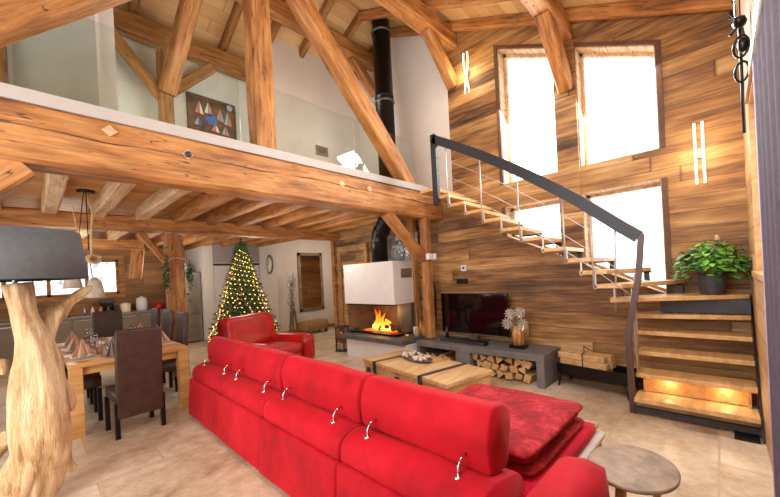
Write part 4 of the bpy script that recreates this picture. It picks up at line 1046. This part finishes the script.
for k in range(5):
    ksmall(.85+.15*k, 11.0+.05*(k % 2), 'spice_bottle', ('steel', 'candle', 'amber', 'leaf_dark', 'black')[k], [(.035, 0), (.035, .12+.02*(k % 3)), (.012, .17), (.012, .2)], ('steel shaker bottle among the condiments', 'cream bottle among the condiments', 'amber oil bottle among the condiments', 'green glass bottle among the condiments', 'dark bottle among the condiments')[k]+' on the worktop', 'bottle')
cf = thing('coffee_machine', 'small dark coffee machine on the worktop under the window', 'coffee machine', (1.3, 11.22, .92))
MB().box(-.14, .14, -.1, .14, 0, .06, .005, 1).obj('base', 'black', cf); MB().box(-.14, .14, .04, .14, .06, .3, .005, 1).obj('body', 'black', cf); MB().box(-.14, .14, -.1, .14, .26, .36, .008, 1).obj('head', 'iron', cf)
# knife-like steel fan panel
fr = thing('refrigerator', 'tall brushed steel fridge left of the white column', 'fridge', (2.86, 10.5, 0))
MB().box(-.35, .3, -.35, .3, .02, 1.88, .01, 1).obj('body', 'steel_dark', fr)
d = MB().box(-.34, .29, -.38, -.352, .75, 1.87, .006, 1).obj('door', 'steel', fr); MB().box(-.3, -.27, -.41, -.38, .95, 1.6, .005, 1).obj('handle', 'chrome', d)
d = MB().box(-.34, .29, -.38, -.352, .05, .74, .006, 1).obj('door', 'steel', fr); MB().box(-.3, -.27, -.41, -.38, .3, .68, .005, 1).obj('handle', 'chrome', d)
for k, (x, y, s_, l_) in enumerate(((-.2, .0, .1, 'glass carafe standing on the fridge at its left'), (.05, -.1, .09, 'white china pitcher standing on top of the fridge'), (.2, .05, .08, 'grey tin standing on the fridge beside the column'))):
    o = MB().lathe([(s_*.8, 0), (s_, .05), (s_*.8, .16), (s_*.5, .2), (s_*.6, .24)], 14).obj(('glass_carafe', 'china_pitcher', 'grey_tin')[k], ('drink_glass', 'white_gloss', 'steel')[k]); o.location = (2.86+x*.9, 10.5+y, 1.885); tag(o, l_, ('carafe', 'pitcher', 'tin')[k])
wd = thing('wardrobe', 'built-in white wardrobe with grey upper panel behind the tree', 'wardrobe', (4.08, 10.12, 0))
MB().box(-.66, .63, -.2, .19, .0, 2.7, .004, 1).obj('body', 'white_gloss', wd)
for (x0, x1, z0_, z1_, mt) in ((-.65, -.01, .05, 1.5, 'white_gloss'), (.01, .62, .05, 1.5, 'white_gloss'), (-.65, .62, 1.52, 2.0, 'white_gloss'), (-.65, .62, 2.1, 2.65, 'grey_panel')):
    MB().box(x0, x1, -.22, -.201, z0_, z1_, .003, 1).obj('door', mt, wd)
MB().box(-.655, .625, -.215, -.2, 2.02, 2.08).obj('dark_rail', 'iron', wd)  # dark strip between the middle and upper doors
struct(MB().box(3.18, 3.41, 9.9, 11.5, 0, 2.72), 'wall_column', 'white')

# clock, mirror, coat stand, pouf
cl = thing('wall_clock', 'oval pale framed clock on the narrow white wall', 'clock', (4.712, 9.25, 2.0))
MB().lathe([(.0, 0), (.2, 0), (.22, .02), (.19, .035), (.17, .03)], 28, RY(-PI/2) @ Matrix.Diagonal((1.25, .9, 1, 1))).obj('frame', 'mirror_frame', cl)
MB().lathe([(.168, .028), (.168, .038), (.0, .0385)], 28, RY(-PI/2) @ Matrix.Diagonal((1.25, .9, 1, 1))).obj('dial', 'plate', cl)
m = MB(); m.box(-.043, -.04, -.006, .006, 0, .13); m.box(-.043, -.04, 0, .09, -.006, .006); m.obj('clock_hand', 'black', cl)
mi = thing('wall_mirror', 'tall rustic framed mirror on the white wall', 'mirror', (5.8, 8.88, 1.45))
m = MB(); m.box(-.42, .42, -.02, .02, -.86, -.78); m.box(-.42, .42, -.02, .02, .78, .86); m.box(-.42, -.34, -.02, .02, -.86, .86); m.box(.34, .42, -.02, .02, -.86, .86); m.obj('frame', 'mirror_frame', mi)
MB().box(-.34, .34, -.008, .012, -.78, .78).obj('mirror_glass', 'mirror', mi)
cs = thing('branch_stand', 'slender standing bunch of silvery branches beside the mirror', 'decoration', (4.98, 8.6, 0))
m = MB()
for k in range(3):
    a = k*2.1; m.tube([(.14*math.cos(a), .1*math.sin(a), 0), (.03*math.cos(a), .03*math.sin(a), .85), (.05*math.cos(a+2), .05*math.sin(a+2), 1.45)], [.026, .034, .02], 7)
m.obj('leg', 'mirror_frame', cs)
m = MB()
for k in range(60):
    z = random.uniform(.7, 1.75); a = random.random()*6.28; r = random.uniform(.06, .13); m.tube([(.02*math.cos(a), .02*math.sin(a), z-.08), (r*math.cos(a), r*math.sin(a), z)], [.012, .009], 5)
    m.ball((r*math.cos(a), r*math.sin(a), z), .024, 6)
m.obj('twigs', 'silver', cs)
pf = thing('pouf', 'low tan woven bench standing under the mirror', 'bench', (5.5, 8.42, 0), rz=.1)
m = MB(); m.soft(-.42, .42, -.22, .22, .08, .36, .07, .01, 2); m.obj('cushion', 'wicker', pf)
for sx in (-1, 1):
    for sy in (-1, 1): MB().box(sx*.33-.03, sx*.33+.03, sy*.15-.03, sy*.15+.03, 0, .09).obj('foot', 'iron', pf)

# ------------------------------------------------------------------ Christmas tree
tr = thing('christmas_tree', 'lit christmas tree with golden lights behind the red armchair', 'tree', (3.45, 8.15, 0))
MB().tube([(0, 0, 0), (0, 0, 2.58)], [.05, .01], 8).obj('trunk', 'bark', tr)
random.seed(11)
m = MB()
def rad_at(z): return .82*(1-(z-.12)/2.5)**1.08
bm_t = m.bm
for k in range(420):
    z = .15+2.3*(k/420)**1.15; a = k*2.39996; R_ = rad_at(z)*random.uniform(.82, 1.1)+.03
    tip = Vector((R_*math.cos(a), R_*math.sin(a), z-.1*R_)); root = Vector((0, 0, z+.05*R_))
    d = tip-root; L = d.length; dn = d.normalized(); s_ = dn.cross(Vector((0, 0, 1))).normalized(); u_ = s_.cross(dn)
    nn = max(4, int(L/.055))
    for j in range(1, nn+1):
        p = root+d*(j/nn); wl = .09*(1-.35*j/nn)+.02
        if j/nn < .4: continue
        for q in range(5):
            th_ = random.random()*6.28; v = (s_*math.cos(th_)+u_*math.sin(th_)*.7)*wl+dn*wl*.8; e = dn.cross(v).normalized()*.011
            vs = [bm_t.verts.new(x_) for x_ in (p-e, p+e, p+v)]; bm_t.faces.new(vs)
for q in range(40):
    th_ = random.random()*6.28; z = 2.36+random.random()*.14; v = Vector((math.cos(th_)*.05, math.sin(th_)*.05, .08)); e = Vector((-math.sin(th_), math.cos(th_), 0))*.01; p = Vector((0, 0, z))
    bm_t.faces.new([bm_t.verts.new(x_) for x_ in (p-e, p+e, p+v)])
o = m.obj('foliage', 'needle', tr); o['kind'] = 'stuff'
m = MB()
for k in range(430):
    z = .2+2.1*(k/430)**1.25; a = k*2.39996*1.7; r = rad_at(z)*random.uniform(.9, 1.04); m.ball((r*math.cos(a), r*math.sin(a), z), .0095, 5)
o = m.obj('string_lights', 'bulb', tr); o['kind'] = 'stuff'
for k in range(22):
    z = .3+1.8*(k/22); a = k*2.4+.5; r = rad_at(z)*.98; MB().ball((r*math.cos(a), r*math.sin(a), z-.04), .035, 8).obj('bauble', ('gold', 'bauble_red', 'silver')[k % 3], tr)
MB().lathe([(.16, 0), (.18, .18), (.16, .18)], 16).obj('stand', 'wicker', tr)

# garland on the post
gl = thing('leafy_garland', 'leafy garland hanging from the post behind the dining chairs', 'garland', (1.64, 6.33, 1.75))
m = MB()
for k in range(300):
    s_ = random.choice((-1, 1)); z = random.gauss(0, .13)-.05; y = random.gauss(0, .04); x = s_*(.16+random.gauss(0, .02)); p = Vector((x, y, z)); d = Vector((random.gauss(0, 1), random.gauss(0, 1), random.gauss(0, 1))).normalized()*.055; e = d.cross(Vector((.3, .5, .8))).normalized()*.014
    m.tri([p-e, p+e, p+d])
o = m.obj('leaves', 'leaf_dark', gl); o['kind'] = 'stuff'
MB().tube([(-.16, 0, .1), (-.1, -.0, .2), (0, .02, .22), (.1, 0, .2), (.16, 0, .1)], .008, 6).obj('cord', 'rope', gl)
tv_ = thing('tall_vase', 'slim grey metal vase on the worktop beside the post', 'vase', (2.2, 10.98, .92)) if False else None

# ------------------------------------------------------------------ potted plant
pp = thing('potted_plant', 'bushy green ivy in a dark grey pot on the corner stair landing', 'plant', (4.72, .08, 1.15))
MB().lathe([(.08, 0), (.09, .01), (.12, .19), (.12, .21), (.112, .21), (.108, .18)], 24).obj('pot', 'pot', pp)
MB().lathe([(.0, .18), (.107, .18)], 20).obj('soil', 'bark', pp)
random.seed(9)
for mt, cnt in (('leaf', 330), ('leaf_dark', 180)):
    m = MB()
    for k in range(cnt):
        a = random.random()*6.28; e_ = random.random(); r = .27*math.sqrt(e_); z = .2+.34*math.sqrt(max(0, 1-e_*.85))*random.uniform(.3, 1)-(.1*e_ if random.random() < .5 else 0)
        p = Vector((max(-.32, min(.2, r*math.cos(a)*.8)), max(-.25, r*math.sin(a)), z)); d = Vector((math.cos(a), math.sin(a), random.uniform(-.9, .4))).normalized()*random.uniform(.06, .09)
        if p.y+d.y < -.29: d.y = -.29-p.y+.0
        if p.x+d.x > .22: d.x = .22-p.x
        s_ = d.cross(Vector((0, 0, 1))).normalized()*.032
        up_ = Vector((0, 0, .012))
        vs = [p, p+d*.35+s_+up_, p+d*.55+s_*.7, p+d, p+d*.55-s_*.7, p+d*.35-s_+up_]
        m.tri(vs)
    o = m.obj('foliage', mt, pp); o['kind'] = 'stuff'
m = MB(); m.tube([(0, 0, .2), (-.02, -.02, .42), (-.03, -.05, .53)], .006, 6); m.tube([(-.03, -.05, .5), (-.035, -.055, .56), (-.03, -.05, .59)], [.012, .02, .008], 8); m.obj('flower_spike', 'rope', pp)

# ------------------------------------------------------------------ boat picture upstairs
bp = thing('boat_picture', 'dark canvas painting of pink and white sailboats hanging upstairs', 'picture', (2.2, 6.06, 4.32))
MB().box(-.38, .38, -.015, .03, -.3, .3, .004, 1).obj('canvas', 'art_boats', bp)
def sail(pts, mt, nm_): m = MB(); m.prism(pts, 1, -.02, -.0155); m.obj(nm_, mt, bp)
M['pinkp'] = plain('pink_paint', (196, 128, 126), .8); M['bluep'] = plain('blue_paint', (52, 104, 176), .8); M['ltbluep'] = plain('pale_blue_paint', (156, 186, 206), .8)
for (cx, cz, h_, mt1, mt2) in ((-.2, .0, .2, 'pinkp', 'paper'), (-.06, .03, .19, 'paper', 'pinkp'), (.12, -.04, .2, 'pinkp', 'ltbluep'), (.25, -.08, .22, 'ltbluep', 'pinkp'), (-.22, -.2, .13, 'ltbluep', 'bluep'), (.04, -.24, .12, 'pinkp', 'paper'), (.2, -.26, .14, 'ltbluep', 'pinkp')):
    sail([(cx-.07, cz), (cx-.008, cz+h_), (cx-.012, cz-.005)], mt1, 'painted_sail'); sail([(cx+.0, cz-.008), (cx+.0, cz+h_*.95), (cx+.03, cz+h_*.45), (cx+.055, cz-.012)], mt2, 'painted_sail')
    sail([(cx-.06, cz-.03), (cx-.075, cz-.012), (cx+.06, cz-.022), (cx+.045, cz-.04)], 'bauble_red', 'painted_hull')
sail([(.06+.1*math.cos(k*PI/7)-.08, -.06+.09*math.sin(k*PI/7)) for k in range(14)], 'bluep', 'painted_disc')
sail([(.28+.05*math.cos(k*PI/6), .22+.05*math.sin(k*PI/6)) for k in range(12)], 'ltbluep', 'painted_moon')
# small items upstairs
o = MB().box(-.14, .14, -.02, .0, -.09, .09, .005, 1).obj('picture_plaque', 'mirror_frame'); o.location = (3.98, 5.495, 3.98); tag(o, 'small framed wooden plaque on the upstairs wall', 'plaque')
MB().box(-.09, .09, -.024, -.0205, -.05, .05).obj('inset', 'hearth', o)
# metal wall art on right wall
wa = thing('metal_wall_art', 'dark metal stag and ring ornament on the right wall beside the curtain', 'wall decoration', (3.6, YR+.02, 3.1))
m = MB()
ring = lambda cx, cz, r: [(cx+.3*r*math.cos(k*PI/8), .03+r*.5*math.cos(k*PI/8), cz+r*math.sin(k*PI/8)) for k in range(17)]
m.tube(ring(-.1, -.12, .075), .008, 6); m.tube(ring(-.06, -.28, .07), .008, 6); m.tube([(0, .03, -.7), (-.03, .03, -.2), (-.05, .03, .25), (.02, .03, .6)], .01, 6)
m.tube([(-.05, .03, .25), (-.2, .05, .32), (-.22, .05, .42)], .009, 6); m.tube([(-.05, .03, .2), (.12, .05, .3), (.1, .05, .42)], .009, 6)
m.ball((-.08, .03, .06), .05, 8, (1.2, .8, .8)); m.ball((-.12, .02, -.12), .04, 8, (1, .8, 1.3)); m.tube([(-.2, .08, .1), (-.08, .03, .06), (.1, .0, .0)], .012, 6); m.tube([(-.1, .08, -.02), (-.08, .03, .05), (-.05, .08, .14)], .01, 6)
m.obj('figure', 'black_metal', wa)
m = MB(); m.tube([(-.3, .05, .0), (-.3, .05, .55), (-.3, .05, 1.0)], .012, 8); m.obj('steel_tube', 'chrome', wa)

# ------------------------------------------------------------------ curtain at the right edge
cu = thing('curtain', 'plum grey curtain hanging at the right edge of the room', 'curtain', (1.4, -.13, 0))
t = bmesh.new(); rings = []
for k in range(60):
    x = .77-1.39*k/59; y = .006*math.sin(k*.9); rings.append([t.verts.new((x, y, z)) for z in (.02, .7, 1.4, 2.0, 2.34)])
for a, b in zip(rings, rings[1:]):
    for j in range(4): t.faces.new([a[j], b[j], b[j+1], a[j+1]])
m = MB(); m.add(t, True); m.obj('cloth', 'curtain', cu)
MB().tube([(.78, .0, .02), (.78, .0, 2.34)], .006, 6).obj('hem', 'curtain_edge', cu)
m = MB(); m.tube([(.83, .0, 2.36), (-.7, .0, 2.36)], .014, 8); m.obj('curtain_rod', 'steel', cu)

# ------------------------------------------------------------------ lights
wd_ = bpy.data.worlds.new('world'); sc.world = wd_; wd_.use_nodes = True
bg = wd_.node_tree.nodes['Background']; bg.inputs[0].default_value = (.93, .97, 1, 1); bg.inputs[1].default_value = 4.5
def area(name, loc, tgt, sx, sy, e, c=(1, .93, .85)):
    l = bpy.data.lights.new(name, 'AREA'); l.shape = 'RECTANGLE'; l.size = sx; l.size_y = sy; l.energy = e; l.color = c
    o = bpy.data.objects.new(name, l); COL.objects.link(o); o.location = loc
    o.rotation_euler = (Vector(tgt)-Vector(loc)).to_track_quat('-Z', 'Y').to_euler(); return o
area('room_fill', (-1.4, 1.0, 3.4), (3.2, 3.2, 1.0), 2.4, 2.0, 62, (1, .96, .92))  # fill lamp added behind the camera, no fixture in the room
area('room_fill_low', (-1.8, 1.4, 1.9), (2.0, 6.0, 1.2), 1.8, 1.4, 48, (1, .96, .92))  # second added fill, lower down, lifting the dining side
area('bounce_fill', (-1.5, 2.6, .5), (1.8, 6.0, 2.8), 1.6, 1.2, 42, (1, .95, .88))  # added upward fill standing in for light bounced onto the joists
area('window_light', (5.3, .9, 3.4), (2.4, .6, .2), .8, 1.4, 100, (.97, .98, 1))
area('window_light', (5.3, 1.95, 3.6), (2.4, 2.2, .4), .75, 1.6, 100, (.97, .98, 1))
area('overhead_fill', (1.35, .8, 3.7), (3.0, .9, 0), 1.2, 1.0, 60, (1, .97, .94))  # fill added above the frame to brighten the floor on the right
area('loft_fill', (2.6, 1.6, 3.0), (2.2, 3.6, 6.0), 1.4, 1.0, 45, (1, .92, .8))  # added up-facing fill for the roof, no lamp hangs here
for (x, y, e) in ((3.9, 5.3, 14), (3.3, 7.2, 22), (.4, 8.4, 34), (2.2, 9.2, 26), (5.9, 7.7, 26), (2.6, 5.0, 14)):  # point fills added to brighten the space under the mezzanine
    l = bpy.data.lights.new('mezz_fill', 'POINT'); l.energy = e; l.color = (1, .9, .76); l.shadow_soft_size = .25
    o = bpy.data.objects.new('mezz_fill', l); COL.objects.link(o); o.location = (x, y, 2.0)
for (x, y, z, e) in ((1.8, 4.9, 4.2, 18), (4.0, 4.6, 4.2, 16), (.9, 5.3, 3.9, 8)):  # extra point fills added upstairs, without fixtures
    l = bpy.data.lights.new('loft_point_fill', 'POINT'); l.energy = e; l.color = (1, .95, .88); l.shadow_soft_size = .2
    o = bpy.data.objects.new('loft_point_fill', l); COL.objects.link(o); o.location = (x, y, z)

sc.view_settings.view_transform = 'Standard'; sc.view_settings.look = 'None'; sc.view_settings.exposure = 0; sc.view_settings.gamma = 1.05
sc.cycles.use_denoising = True; sc.cycles.max_bounces = 8; sc.cycles.transparent_max_bounces = 12
sc.cycles.sample_clamp_indirect = 6; sc.cycles.caustics_reflective = False; sc.cycles.caustics_refractive = False
